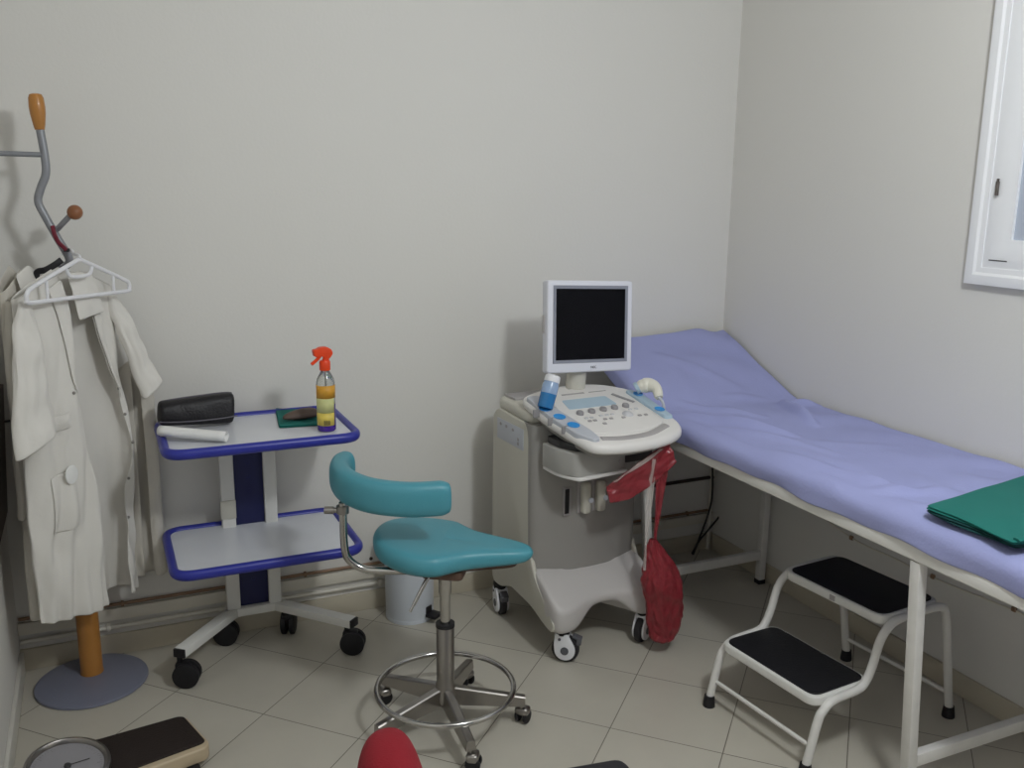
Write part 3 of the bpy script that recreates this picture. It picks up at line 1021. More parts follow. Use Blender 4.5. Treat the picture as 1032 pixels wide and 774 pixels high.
def seat_fn(u, v):
    p_ = outl[int(round(u * NO)) % NO]
    # v from 0 (bottom centre) to 1 (top centre)
    rings = [(0.0, 0.0), (0.80, 0.0), (0.93, 0.004), (0.985, 0.018), (1.0, 0.034), (0.985, 0.049), (0.94, 0.061), (0.86, 0.067), (0.70, 0.070), (0.45, 0.071), (0.2, 0.0715), (0.0, 0.0715)]
    k = int(round(v * (len(rings) - 1)))
    f, z = rings[k]
    kk = z
    x, y = p_.x * f, p_.y * f
    z = z * (1 - 0.38 * max(0, p_.x) / 0.26) + 0.022 * max(0, p_.x) / 0.26
    # saddle: raised pommel and rear
    w = 0.020 * (max(0, -x) / 0.178) ** 2 - 0.004 * math.exp(-((x - 0.02) / 0.08) ** 2) + 0.010 * (max(0, x) / 0.26) ** 2
    zz = z + (w if kk > 0.03 else w * 0.5)
    q_ = SC + fx * x + fy * y
    return (q_.x, q_.y, ZSEAT + zz - 0.018 * max(0, x) / 0.26)


st_ = MB().grid(seat_fn, NO, 11, closeu=True).build('seat', 'teal', sl, sub=1)
pl = [SC + fx * p_.x * 0.82 + fy * p_.y * 0.82 for p_ in outl]
MB().prism([(q_.x, q_.y) for q_ in pl], ZSEAT - 0.004, ZSEAT + 0.006, 0.002).build('seat_base', 'ply', sl)
MB(frame((SX, SY, 0), fa)).prism(round_poly([(-0.06, -0.05), (0.06, -0.05), (0.06, 0.05), (-0.06, 0.05)], 0.02, 4), 0.487, 0.513, 0.004).build('mechanism', 'ply', sl)
# backrest arm
bar_pts = [(0.858, 2.37, 0.492), (0.80, 2.385, 0.492), (0.70, 2.425, 0.492), (0.645, 2.45, 0.497), (0.607, 2.465, 0.525), (0.595, 2.47, 0.57), (0.593, 2.47, 0.70)]
ba = MB().tube(smooth_path(bar_pts, 7), 0.0115, 14).build('backrest_arm', 'chrome', sl)
MB().tube([(0.593, 2.47, 0.668), (0.593, 2.47, 0.69)], 0.018, 16).build('clamp', 'brushed', ba)
kb = Vector((0.593, 2.47, 0.676))
lf = -Vector((0.91, -0.41, 0))
MB().tube([kb, kb + lf * 0.028], 0.008, 10).tube([kb + lf * 0.026, kb + lf * 0.052], 0.011, 12).build('clamp_knob', 'brushed', ba)
# lever
MB().tube(smooth_path([(0.80, 2.33, 0.495), (0.775, 2.32, 0.462), (0.745, 2.305, 0.425), (0.735, 2.30, 0.412)], 5), [0.006] * 5 + [0.0055] * 5 + [0.004] * 6, 10).build('height_lever', 'chrome', sl)
bp_ = smooth_path([(0.648, 2.615, 0.758), (0.618, 2.58, 0.760), (0.600, 2.52, 0.757), (0.606, 2.445, 0.752), (0.652, 2.375, 0.743), (0.745, 2.325, 0.735), (0.855, 2.298, 0.735)], 10)
nb = len(bp_)


def brr(t):
    e = min(t, 1 - t) * (nb - 1)
    return 0.82 + 0.18 * min(1, e / 2.0) if e < 2 else 1.0


bp2 = [bp_[0] + (bp_[0] - bp_[1]) * 0.25] + bp_ + [bp_[-1] + (bp_[-1] - bp_[-2]) * 0.25]
n2 = len(bp2)
rl = [0.55] + [brr(i / (nb - 1)) for i in range(nb)] + [0.55]
MB().tube(bp2, rl, 24, flat=(0.050, 0.030, 0.72)).build('backrest', 'teal', sl, sub=1)

# ------------------------------------------------------------------ ultrasound machine
UC = Vector((1.508, 2.78, 0))
UYAW = math.radians(3)
U = frame(UC, UYAW)
us = empty('ultrasound_machine', UC, 'cream ultrasound machine on castors with control console and flat monitor', 'ultrasound machine')


def US(x, y, z):
    return U @ Vector((x, y, z))


# base
def base_fn(u, v):
    # u: -1..1 across, closed shell built as top and bottom heightfields joined by rounded rim
    return (0, 0, 0)


NB = 26


def base_outline():
    pts = [(-0.213, -0.240), (-0.165, -0.262), (-0.07, -0.232), (0.0, -0.222), (0.07, -0.232), (0.165, -0.262), (0.213, -0.240), (0.2145, -0.12), (0.205, 0.10), (0.21, 0.22), (0.19, 0.25), (0.1, 0.25), (-0.1, 0.25), (-0.19, 0.25), (-0.21, 0.22), (-0.205, 0.10), (-0.2145, -0.12)]
    return smooth_path([(x, y, 0) for x, y in pts], 5, closed=True)


bo_ = base_outline()
nbo = len(bo_)


def zbot(x, y):
    arch = 0.062 * math.exp(-(x / 0.095) ** 4) + 0.05 * math.exp(-((y - 0.0) / 0.13) ** 4) * (1 - math.exp(-(x / 0.095) ** 4))
    return 0.118 + min(0.062, arch)


def ztop(x, y):
    t = max(0.0, min(1.0, (y + 0.262) / 0.16))
    return 0.186 + 0.105 * t ** 0.8 - 0.012 * math.cos(x / 0.2 * PI) * (1 - t)


BR_ = [(0.0, 'b'), (0.5, 'b'), (0.9, 'b'), (0.97, 'b'), (1.0, 'm1'), (1.0, 'm2'), (0.97, 't'), (0.9, 't'), (0.75, 't'), (0.5, 't'), (0.25, 't'), (0.0, 't')]


def base_fn(u, v):
    p_ = bo_[int(round(u * nbo)) % nbo]
    f, kd = BR_[int(round(v * (len(BR_) - 1)))]
    x, y = p_.x * f, p_.y * f
    zb, zt = zbot(p_.x * max(f, 0.9), p_.y * max(f, 0.9)), ztop(x, y)
    if kd == 'b':
        z = zb
    elif kd == 'm1':
        z = zb + 0.012
    elif kd == 'm2':
        z = ztop(p_.x * 0.96, p_.y * 0.96) - 0.012
    else:
        z = zt
    return (x, y, z)


MB(U).grid(base_fn, nbo, 11, closeu=True).build('base', 'us_base', us, sub=1)
# body column with softly curved front
col_poly = smooth_path([(-0.2165, -0.045, 0), (-0.212, -0.072, 0), (-0.185, -0.090, 0), (-0.10, -0.112, 0), (0.0, -0.12, 0), (0.10, -0.112, 0), (0.185, -0.090, 0), (0.212, -0.072, 0), (0.2165, -0.045, 0)], 5)
poly = [(p_.x, p_.y) for p_ in col_poly] + [(0.185, 0.205), (-0.185, 0.205)]
MB(U).prism(poly, 0.24, 0.80, 0.0).build('body', 'us_grey', us, angle=30)
# side panels: sweep down into the front feet
sp_ = [(0.222, 0.13), (0.226, 0.45), (0.222, 0.775), (0.19, 0.805), (-0.02, 0.80), (-0.052, 0.77), (-0.054, 0.55), (-0.060, 0.36), (-0.11, 0.265), (-0.20, 0.195), (-0.246, 0.150), (-0.235, 0.118), (-0.18, 0.125), (-0.08, 0.155), (0.08, 0.165), (0.15, 0.13)]
spoly = round_poly(sp_, 0.03, 4)
RX = Matrix(((0, 0, 1, 0), (1, 0, 0, 0), (0, 1, 0, 0), (0, 0, 0, 1)))   # (a,b,c) -> x=c, y=a, z=b
sp1 = MB(U).prism(spoly, -0.2165, -0.200, 0.007, RX).build('side_panel', 'us_cream', us)
MB(U).prism(spoly, 0.200, 0.2165, 0.007, RX).build('side_panel', 'us_cream', us)
# vent panel in left side
mb = MB(U)
mb.box((-0.2168, 0.085, 0.735), (0.003, 0.20, 0.075), 0.001)
mb.build('vent_panel', 'us_strip', sp1)
for y_2, z_2 in ((0.155, 0.755), (0.11, 0.755), (0.06, 0.755), (0.02, 0.715), (0.02, 0.73)):
    MB(U).lathe([(0, -0.001), (0.006, 0.0), (0.006, 0.002), (0, 0.002)], (-0.2185, y_2, z_2), 12, Matrix.Rotation(-PI / 2, 4, 'Y')).build('port', 'us_wrist', sp1)
# top cover and rear
MB(U).prism(round_poly([(-0.215, -0.06), (0.215, -0.06), (0.205, 0.225), (-0.205, 0.225)], 0.05, 5), 0.795, 0.842, 0.018).build('top_cover', 'us_cream', us)
MB(U).box((-0.10, 0.165, 0.845), (0.16, 0.09, 0.012), 0.004).build('top_recess', 'us_wrist', us)
MB(U).prism(round_poly([(-0.17, 0.19), (0.17, 0.19), (0.15, 0.265), (-0.15, 0.265)], 0.03, 4), 0.22, 0.79, 0.01).build('back_cover', 'us_cream', us)
# front details
pf = MB(U).box((-0.098, -0.112, 0.530), (0.030, 0.016, 0.100), 0.002).build('slot_frame', 'us_wrist', us)
MB(U).box((-0.101, -0.1205, 0.532), (0.016, 0.003, 0.088)).build('slot', 'black', pf, smooth=False)
for xx in (-0.035, 0.025):
    fr = MB(U).box((xx - 0.004, -0.119, 0.545), (0.046, 0.010, 0.125), 0.004).build('probe_port', 'us_wrist', us)
    MB(U).box((xx, -0.135, 0.54), (0.034, 0.032, 0.112), 0.012, seg=4).build('connector', 'us_cream', fr)
    MB(U).tube([(xx + 0.010, -0.150, 0.535), (xx + 0.010, -0.156, 0.535)], 0.009, 14).build('connector_lock', 'us_strip', fr)
# printer drawer
pr_ = MB(U).prism(round_poly([(-0.200, -0.12), (-0.200, -0.215), (-0.165, -0.285), (0.035, -0.262), (0.035, -0.10)], [0.0, 0.05, 0.02, 0.004, 0.0], 4), 0.672, 0.752, 0.006).build('printer', 'us_printer', us)
MB(U).prism(round_poly([(-0.198, -0.12), (-0.198, -0.215), (-0.160, -0.294), (0.040, -0.272), (0.036, -0.10)], [0.0, 0.05, 0.02, 0.004, 0.0], 4), 0.660, 0.672, 0.004).build('printer_shelf', 'us_white', us)
MB(U).prism(round_poly([(-0.185, -0.12), (-0.185, -0.20), (-0.150, -0.262), (0.03, -0.245), (0.03, -0.10)], 0.01, 3), 0.752, 0.775, 0.003).build('printer_lid', 'us_dark', us)
MB(U).tube([(0.01, -0.264, 0.70), (0.01, -0.268, 0.70)], 0.007, 14).build('printer_button', 'us_wrist', pr_)
MB(U).box((0.115, -0.15, 0.715), (0.15, 0.10, 0.095), 0.004).build('drawer_bay', 'us_dark', us)
# console: inclined slab
TILT = math.atan(0.20)


def CT(x, y, z=0.0):
    """console-plane coordinates -> machine frame"""
    return (x, y, 0.865 + 0.20 * (y + 0.05) + z)


SH = Matrix(((1, 0, 0, 0), (0, 1, 0, 0), (0, 0.20, 1, 0.865 + 0.20 * 0.05), (0, 0, 0, 1)))
UCM = U @ Matrix.Translation((0.012, 0, 0)) @ SH
cons = smooth_path([(-0.222, -0.02, 0), (-0.215, -0.16, 0), (-0.190, -0.30, 0), (-0.165, -0.360, 0), (-0.10, -0.385, 0), (0.0, -0.390, 0), (0.10, -0.378, 0), (0.180, -0.345, 0), (0.218, -0.29, 0), (0.226, -0.20, 0), (0.228, -0.07, 0), (0.205, 0.0, 0), (0.12, 0.065, 0), (0.0, 0.085, 0), (-0.12, 0.065, 0), (-0.205, 0.03, 0)], 4, closed=True)
cpoly = [(p_.x, p_.y) for p_ in cons]
cn = MB(UCM).prism(cpoly, -0.036, 0.0, 0.016, seg=4).build('console', 'us_white', us)
MB(UCM).prism([(x * 0.86, -0.03 + (y + 0.15) * 0.80 - 0.12) for x, y in cpoly], -0.065, -0.035, 0.01).build('console_underside', 'us_grey', us)
# raised centre panel
cpn = MB(UCM).prism(round_poly([(-0.135, -0.30), (-0.03, -0.325), (0.09, -0.315), (0.165, -0.28), (0.165, -0.10), (0.125, 0.03), (-0.11, 0.03), (-0.155, -0.10)], 0.03, 4), -0.002, 0.006, 0.003).build('control_panel', 'us_white', us)
MB(UCM).prism(round_poly([(-0.115, -0.125), (0.075, -0.125), (0.07, -0.055), (-0.105, -0.055)], 0.008, 3), 0.0055, 0.0075, 0.0).build('key_display', 'us_bluegrey', cpn)
MB(UCM).bar((-0.08, -0.012, 0.0065), (0.01, -0.012, 0.0065), 0.008, 0.0015, 0).build('nameplate', 'us_wrist', cpn)
MB(UCM).bar((0.03, -0.012, 0.0065), (0.10, -0.012, 0.0065), 0.004, 0.0015, 0).build('nameplate', 'us_wrist', cpn)
MB(UCM).bar((0.105, -0.045, 0.0070), (0.145, -0.125, 0.0070), 0.014, 0.003, 0.001).build('slider_slot', 'us_knob', cpn)
for k in range(5):
    MB(UCM).lathe([(0.0125, 0), (0.0125, 0.007), (0.0105, 0.010), (0.0, 0.0105)], (-0.098 + 0.048 * k, -0.165 + 0.004 * k, 0.006), 18).build('dial_knob', 'us_knob', cpn)
for (kx, ky) in ((-0.095, -0.20), (-0.075, -0.20), (-0.095, -0.222), (-0.075, -0.222), (-0.035, -0.195), (-0.012, -0.195), (-0.035, -0.222), (-0.012, -0.222), (-0.055, -0.250), (0.010, -0.195), (0.035, -0.225), (0.095, -0.175), (0.12, -0.175), (0.10, -0.225), (0.125, -0.225)):
    MB(UCM).box((kx, ky, 0.0075), (0.013, 0.010, 0.004), 0.0015).build('key', 'us_key' if ky > -0.21 else 'us_wrist', cpn)
MB(UCM).ball((0.065, -0.205, 0.004), (0.020, 0.020, 0.012)).build('trackball', 'us_key', cpn)
wr = smooth_path([(-0.120, -0.332, 0.0), (-0.04, -0.347, 0.0), (0.06, -0.340, 0.0), (0.155, -0.300, 0.0)], 8)
MB(UCM).tube(wr, 1.0, 12, flat=(0.004, 0.013)).build('wrist_rest', 'us_wrist', cn)
# left holder strip
lh = MB(UCM).prism(round_poly([(-0.216, 0.0), (-0.212, -0.16), (-0.190, -0.295), (-0.155, -0.350), (-0.130, -0.345), (-0.128, -0.29), (-0.158, -0.10), (-0.165, 0.0)], 0.015, 4), -0.03, 0.010, 0.006).build('probe_holder', 'us_strip', us)
for hx, hy in ((-0.200, -0.108), (-0.182, -0.175), (-0.169, -0.242)):
    MB(UCM).lathe([(0.018, 0.0095), (0.021, 0.012), (0.018, 0.0125), (0.016, 0.011), (0, 0.011)], (hx, hy, 0), 24).build('holder_cup', 'bluecup', lh)
    MB(UCM).box((hx - 0.032, hy, -0.002), (0.024, 0.004, 0.026), 0.001).build('cable_notch', 'us_knob', lh)
rh = MB(UCM).prism(round_poly([(0.170, -0.03), (0.180, -0.26), (0.215, -0.26), (0.216, -0.08), (0.2, -0.03)], 0.012, 4), -0.03, 0.010, 0.005).build('probe_holder', 'us_bluegrey', us)
for hy in (-0.075, -0.205):
    MB(UCM).lathe([(0.015, 0.0095), (0.018, 0.012), (0.015, 0.0125), (0.013, 0.011), (0, 0.011)], (0.196, hy, 0), 24).build('holder_cup', 'bluecup', rh)
# monitor
MB(U).tube([(0.02, 0.05, 0.85), (0.03, 0.05, 0.96)], 0.035, 20).build('monitor_neck', 'us_cream', us)
MC = Vector((1.561, 2.80, 1.108))
MYAW = math.radians(3)
MT = Matrix.Translation(MC) @ rotz(MYAW) @ Matrix.Rotation(math.radians(-6), 4, 'X') @ Matrix.Rotation(math.radians(2.6), 4, 'Y')
MW, MH = 0.346, 0.318
RXZ = Matrix(((1, 0, 0, 0), (0, 0, -1, 0), (0, 1, 0, 0), (0, 0, 0, 1)))  # plane xy -> xz, depth z -> -y
mo = MB(MT).prism(round_poly([(-MW / 2, -MH / 2), (MW / 2, -MH / 2), (MW / 2, MH / 2), (-MW / 2, MH / 2)], 0.012, 5), -0.028, 0.012, 0.007, RXZ).build('monitor', 'mon_white', us)
MB(MT).prism(round_poly([(-0.12, -0.11), (0.12, -0.11), (0.12, 0.11), (-0.12, 0.11)], 0.03, 5), -0.06, -0.027, 0.015, RXZ).build('monitor_back', 'mon_white', mo)
x0, x1, z0, z1 = -0.152, 0.152, -0.126, 0.142
fr = MB(MT)
for (c_, sz) in (((0, 0, 0), 0),):
    b2 = bmesh.new()

    def ring(e, d):
        return [b2.verts.new((x0 + e, -d, z0 + e)), b2.verts.new((x1 - e, -d, z0 + e)), b2.verts.new((x1 - e, -d, z1 - e)), b2.verts.new((x0 + e, -d, z1 - e))]
    R = [ring(0, 0.0125), ring(0.001, 0.0145), ring(0.011, 0.0135), ring(0.012, 0.0122)]
    for A, B in zip(R, R[1:]):
        for k in range(4):
            b2.faces.new((A[k], A[(k + 1) % 4], B[(k + 1) % 4], B[k]))
    bmesh.ops.recalc_face_normals(b2, faces=b2.faces[:])
    fr._add(b2)
fr.build('inner_bezel', 'mon_grey', mo, angle=20)
MB(MT).box((0, -0.0125, 0.008), (x1 - x0 - 0.022, 0.001, z1 - z0 - 0.022)).build('screen', 'screen', mo, smooth=False)
text_part('logo', 'NEC', 0.012, MT @ Matrix.Translation((0.012, -0.0125, -0.1425)) @ Matrix.Rotation(PI / 2, 4, 'X'), 'us_dark', mo)
MB(MT).tube([(-0.174, 0.012, -0.02), (-0.174, 0.012, 0.04)], 0.006, 10).build('side_catch', 'us_wrist', mo)


def big_castor(x, y, ang, brake=True):
    T = U @ frame((x, y, 0), ang)
    c_ = MB(T).lathe([(0.024, 0.100), (0.026, 0.110), (0.026, 0.125), (0.020, 0.135), (0, 0.135)], seg=20).build('castor_stem', 'black', us)
    R = Matrix.Rotation(PI / 2, 4, 'X')
    for sg in (-1, 1):
        prf = [(math.cos(a_) * 0.036 + 0.012, math.sin(a_) * 0.036 + 0.047) for a_ in [math.radians(d) for d in range(180, 361, 20)]]
        prf += [(0.046, 0.062), (0.022, 0.106), (-0.022, 0.106), (-0.026, 0.070)]
        cv = MB(T).prism(round_poly(prf, 0.006, 2), -0.0045, 0.0045, 0.003, Matrix.Translation((0, sg * 0.0185, 0)) @ Matrix(((1, 0, 0, 0), (0, 0, 1, 0), (0, 1, 0, 0), (0, 0, 0, 1)))).build('wheel_cover', 'white_plastic', c_)
        MB(T).lathe([(0, -0.003), (0.014, -0.003), (0.014, 0.003), (0, 0.003)], (0.012, sg * 0.0225, 0.047), 18, R).build('hub_cap', 'brake', cv)
        MB(T).lathe([(0, -0.002), (0.005, -0.002), (0.005, 0.002), (0, 0.002)], (-0.006, sg * 0.0235, 0.088), 12, R).build('rivet', 'brake', cv)
    MB(T).lathe([(0, -0.013), (0.040, -0.013), (0.047, -0.009), (0.048, 0.0), (0.047, 0.009), (0.040, 0.013), (0, 0.013)], (0.012, 0, 0.048), 36, R).build('tyre', 'tyre', c_)
    MB(T).box((0.0, 0, 0.094), (0.05, 0.036, 0.018), 0.005).build('fork', 'white_plastic', c_)
    if brake:
        MB(T).box((0.052, 0, 0.092), (0.034, 0.03, 0.010), 0.004, Matrix.Rotation(0.35, 4, 'Y')).box((0.058, 0, 0.078), (0.016, 0.028, 0.022), 0.004).build('brake_lever', 'brake', c_)


big_castor(-0.163, -0.215, math.radians(-40))
big_castor(0.172, -0.215, math.radians(-150), False)
big_castor(-0.19, 0.205, math.radians(-100))
big_castor(0.19, 0.205, math.radians(-60), False)

# gel bottle in the holder cup
gb0 = UCM @ Vector((-0.200, -0.108, 0.0128))
gdir = (PY(553, 378, gb0.y + 0.02) - PY(544, 413, gb0.y)).normalized()
gq = gdir.to_track_quat('Z', 'Y').to_matrix().to_4x4()
gl = empty('gel_bottle', gb0, 'blue gel bottle standing in left holder of the ultrasound console', 'bottle')
GB = Matrix.Translation(gb0) @ gq
MB(GB).lathe([(0, 0.001), (0.025, 0.001), (0.0265, 0.005), (0.0275, 0.052), (0, 0.052)], seg=28).build('body', 'bluegel', gl)
MB(GB).lathe([(0.0276, 0.050), (0.0275, 0.078), (0.025, 0.086), (0.025, 0.092), (0, 0.093)], seg=28).build('upper_body', 'bluecap', gl)
MB(GB).lathe([(0.0258, 0.090), (0.0265, 0.094), (0.025, 0.110), (0.018, 0.115), (0, 0.116)], seg=28).build('cap', 'white_plastic', gl)
vdg = math.atan2(-gb0.y, -gb0.x)
for zz, aa in ((0.079, 0.5), (0.064, 0.35)):
    MB(GB).grid(lambda u, v, zz=zz, aa=aa: (0.0281 * math.cos(vdg + 0.5 - aa + 2 * aa * u * 0.8), 0.0281 * math.sin(vdg + 0.5 - aa + 2 * aa * u * 0.8), zz + 0.006 * v), 10, 1).build('print_band', 'navy', gl, solid=0.0005)

# probe in the right holder
pb0 = UCM @ Vector((0.196, -0.075, 0.012))
pb = empty('ultrasound_probe', pb0, 'ivory ultrasound probe lying in right holder of the console', 'probe')
pb0 = pb0 + Vector((0.028, -0.020, 0.003))
ph = [pb0 + Vector((-0.018, 0.010, 0.026)), pb0 + Vector((0.004, -0.004, 0.030)), pb0 + Vector((0.012, -0.034, 0.022)), pb0 + Vector((0.003, -0.066, -0.002))]
php = smooth_path(ph, 8)
prr = [0.0225, 0.0245, 0.026, 0.0265, 0.0265, 0.026, 0.0255, 0.025] + [0.0245, 0.024, 0.0235, 0.023, 0.0225, 0.0215, 0.0205, 0.0195] + [0.0185, 0.018, 0.0175, 0.0172, 0.017, 0.0165, 0.016, 0.0155, 0.013]
pm = MB().tube(php, prr[:len(php)], 20)
pm.ball(ph[0], 0.0235)
pm.build('grip', 'probe', pb)
MB().tube([ph[0] + Vector((-0.012, 0.006, -0.004)), ph[0] + Vector((-0.022, 0.010, -0.010))], 0.021, 20).build('lens', 'us_bluegrey', pb)
MB().tube(smooth_path([ph[-1], ph[-1] + Vector((0.006, -0.02, -0.02)), ph[-1] + Vector((0.012, -0.02, -0.09)), ph[-1] + Vector((0.015, 0.03, -0.22))], 6), 0.005, 10).build('cord', 'us_strip', pb)

# ------------------------------------------------------------------ red plastic bag hanging from the console
rb0 = PY(667, 600, 2.47)
rb = empty('red_bag', (rb0.x, rb0.y, 0.03), 'crumpled red plastic bag hanging from right edge of the console', 'bag')


def bagz(px, py, Y=2.47):
    return PY(px, py, Y)


prof_b = [(645, 660, 550), (657, 664, 556), (650, 672, 570), (649, 682, 585), (650, 685, 600), (652, 685, 615), (654, 683, 630), (655, 680, 641), (658, 676, 645)]
rowsB = []
for (l_, r_, y_) in [(655, 661, 543), (652, 667, 552), (650, 674, 562), (649, 681, 574), (650, 685, 588), (652, 686, 604), (653, 684, 620), (655, 682, 634), (656, 679, 642), (661, 674, 645)]:
    A, B = PY(l_, y_, 2.47), PY(r_, y_, 2.47)
    rowsB.append(((A + B) / 2, (B - A).length / 2, A.z))


def bagf(u, v):
    k = v * (len(rowsB) - 1)
    i = min(len(rowsB) - 2, int(k))
    t = k - i
    c_ = rowsB[i][0].lerp(rowsB[i + 1][0], t)
    w = rowsB[i][1] * (1 - t) + rowsB[i + 1][1] * t
    th = 2 * PI * u
    cr = 1 + 0.20 * nz3(math.cos(th) * 1.6, math.sin(th) * 1.6, v * 6) + 0.22 * (0.4 - abs(nz3(math.cos(th) * 3 + 9, math.sin(th) * 3, v * 8)) * 2) + 0.10 * nz3(math.cos(th) * 7, math.sin(th) * 7, v * 22)
    return (c_.x + w * cr * math.cos(th) * 0.98, c_.y + w * 0.75 * cr * math.sin(th), c_.z)


MB().grid(bagf, 72, 56, closeu=True).build('pouch', 'redbag', rb, solid=0.0015, sub=1)


def ribbon(pts, w, name, m_, par, twist=0.0, th=0.0012, crum=0.004):
    P = smooth_path(pts, 8)
    n = len(P)

    def fn(u, v):
        i = min(n - 1, int(round(v * (n - 1))))
        q = P[i]
        ww = w(v) if callable(w) else w
        a_ = twist * v + 0.3 * math.sin(v * 9 + ww * 50)
        s_ = (u - 0.5) * ww
        q2 = q + Vector((math.cos(a_) * s_, math.sin(a_) * s_, 0))
        q2.y += crum * math.sin(u * 9 + v * 6) + crum * nz3(u * 3, v * 8, ww * 10)
        return q2
    return MB().grid(fn, 10, n - 1).build(name, m_, par, solid=th, sub=1)


ribbon([PY(672, 443, 2.46), PY(668, 470, 2.465), PY(664, 505, 2.468), PY(660, 545, 2.47), PY(660, 560, 2.47)], lambda v: 0.040 - 0.016 * v, 'handle_strip', 'redbag', rb, 0.4)
LT_ = smooth_path([PY(674, 444, 2.45), PY(652, 460, 2.46), PY(630, 476, 2.47), PY(611, 491, 2.485)], 8)
LB_ = smooth_path([PY(682, 466, 2.44), PY(658, 487, 2.455), PY(637, 502, 2.465), PY(614, 507, 2.48)], 8)


def flapf(u, v):
    i = min(len(LT_) - 1, int(round(v * (len(LT_) - 1))))
    q = LT_[i].lerp(LB_[i], u)
    q.y -= 0.010 * nz3(u * 3, v * 6, 4) + 0.006 * nz3(u * 8, v * 14, 9)
    return q


MB().grid(flapf, 14, len(LT_) - 1).build('torn_flap', 'redbag', rb, solid=0.0012, sub=1)
ribbon([PY(660, 462, 2.45), PY(655, 500, 2.46), PY(651, 540, 2.46), PY(650, 575, 2.455)], lambda v: 0.020, 'clear_strip', 'clearfilm', rb, 0.5)
ribbon([PY(668, 452, 2.445), PY(648, 466, 2.45), PY(630, 478, 2.46), PY(620, 486, 2.47)], lambda v: 0.022, 'clear_strip', 'clearfilm', rb, 0.5)

# ------------------------------------------------------------------ exam bed
BX0, BX1 = 1.79, 2.425
BYH, BYF = 3.175, 1.16
HINGE = 2.66
bd = empty('exam_bed', ((BX0 + BX1) / 2, 2.2, 0), 'white metal examination couch with raised head end along right wall', 'exam couch')
RZ0, RZ1 = 0.692, 0.733
rw = 0.03
MB().box((BX0 + rw / 2, (BYH + BYF) / 2, (RZ0 + RZ1) / 2), (rw, BYH - BYF, RZ1 - RZ0), 0.004).build('side_rail', 'whitemetal', bd)
MB().box((BX1 - rw / 2, (BYH + BYF) / 2, (RZ0 + RZ1) / 2), (rw, BYH - BYF, RZ1 - RZ0), 0.004).build('side_rail', 'whitemetal', bd)
for y_ in (BYH - rw / 2, BYF + rw / 2):
    MB().box(((BX0 + BX1) / 2, y_, (RZ0 + RZ1) / 2), (BX1 - BX0 - 2 * rw - 0.004, rw, RZ1 - RZ0), 0.004).build('end_rail', 'whitemetal', bd)
LY = (2.80, 1.535)
for y_ in LY:
    for x_, xb in ((BX0 + 0.017, BX0 + 0.068), (BX1 - 0.027, BX1 - 0.030)):
        MB().bar((x_, y_, RZ0 - 0.001), (xb, y_, 0.016), 0.030, 0.030, 0.003, up=(1, 0, 0)).build('leg', 'wornwhite', bd)
        MB().box((xb, y_, 0.010), (0.033, 0.033, 0.020), 0.003).build('leg_cap', 'black', bd)
    MB().box(((BX0 + BX1) / 2 + 0.018, y_, 0.125), (BX1 - BX0 - 0.118, 0.026, 0.036), 0.003).build('crossbar', 'wornwhite', bd)


def bed_top(y):
    """mattress top height along the bed"""
    t = max(0.0, y - HINGE)
    z = 0.795 + 0.012 * math.exp(-((y - 2.3) / 0.4) ** 2) * 0
    if t <= 0:
        return z
    k = 0.425
    s = 0.09
    if t < s:
        return z + k * t * t / (2 * s)
    return z + k * (t - s / 2)


def slab(y0, y1, x0, x1, thick, off=0.0):
    """mattress section with rounded long edges"""
    def fn(u, v):
        y = y0 + (y1 - y0) * v
        zt = bed_top(y) - off
        zb = zt - thick
        sec = round_poly([(x0, zb), (x1, zb), (x1, zt), (x0, zt)], 0.026, 5)
        k = int(round(u * len(sec))) % len(sec)
        return (sec[k].x, y, sec[k].y)
    n = len(round_poly([(0, 0), (1, 0), (1, 1), (0, 1)], 0.026, 5))
    return MB().grid(fn, n, max(4, int(abs(y1 - y0) / 0.04)), closeu=True, capv=True)


slab(BYF + 0.01, HINGE + 0.02, BX0 + 0.01, BX1 - 0.008, 0.045, 0.018).build('mattress', 'vinyl', bd)
slab(HINGE + 0.025, BYH - 0.025, BX0 + 0.01, BX1 - 0.008, 0.045, 0.018).build('headrest', 'vinyl', bd)
for x_ in (BX0 + 0.12, BX1 - 0.12):
    MB().bar((x_, BYH - 0.06, RZ1 - 0.02), (x_, BYH - 0.10, bed_top(BYH - 0.10) - 0.06), 0.02, 0.02, 0.002, up=(1, 0, 0)).build('headrest_prop', 'whitemetal', bd)

# sheet
SYH, SYF = BYH - 0.004, BYF - 0.0


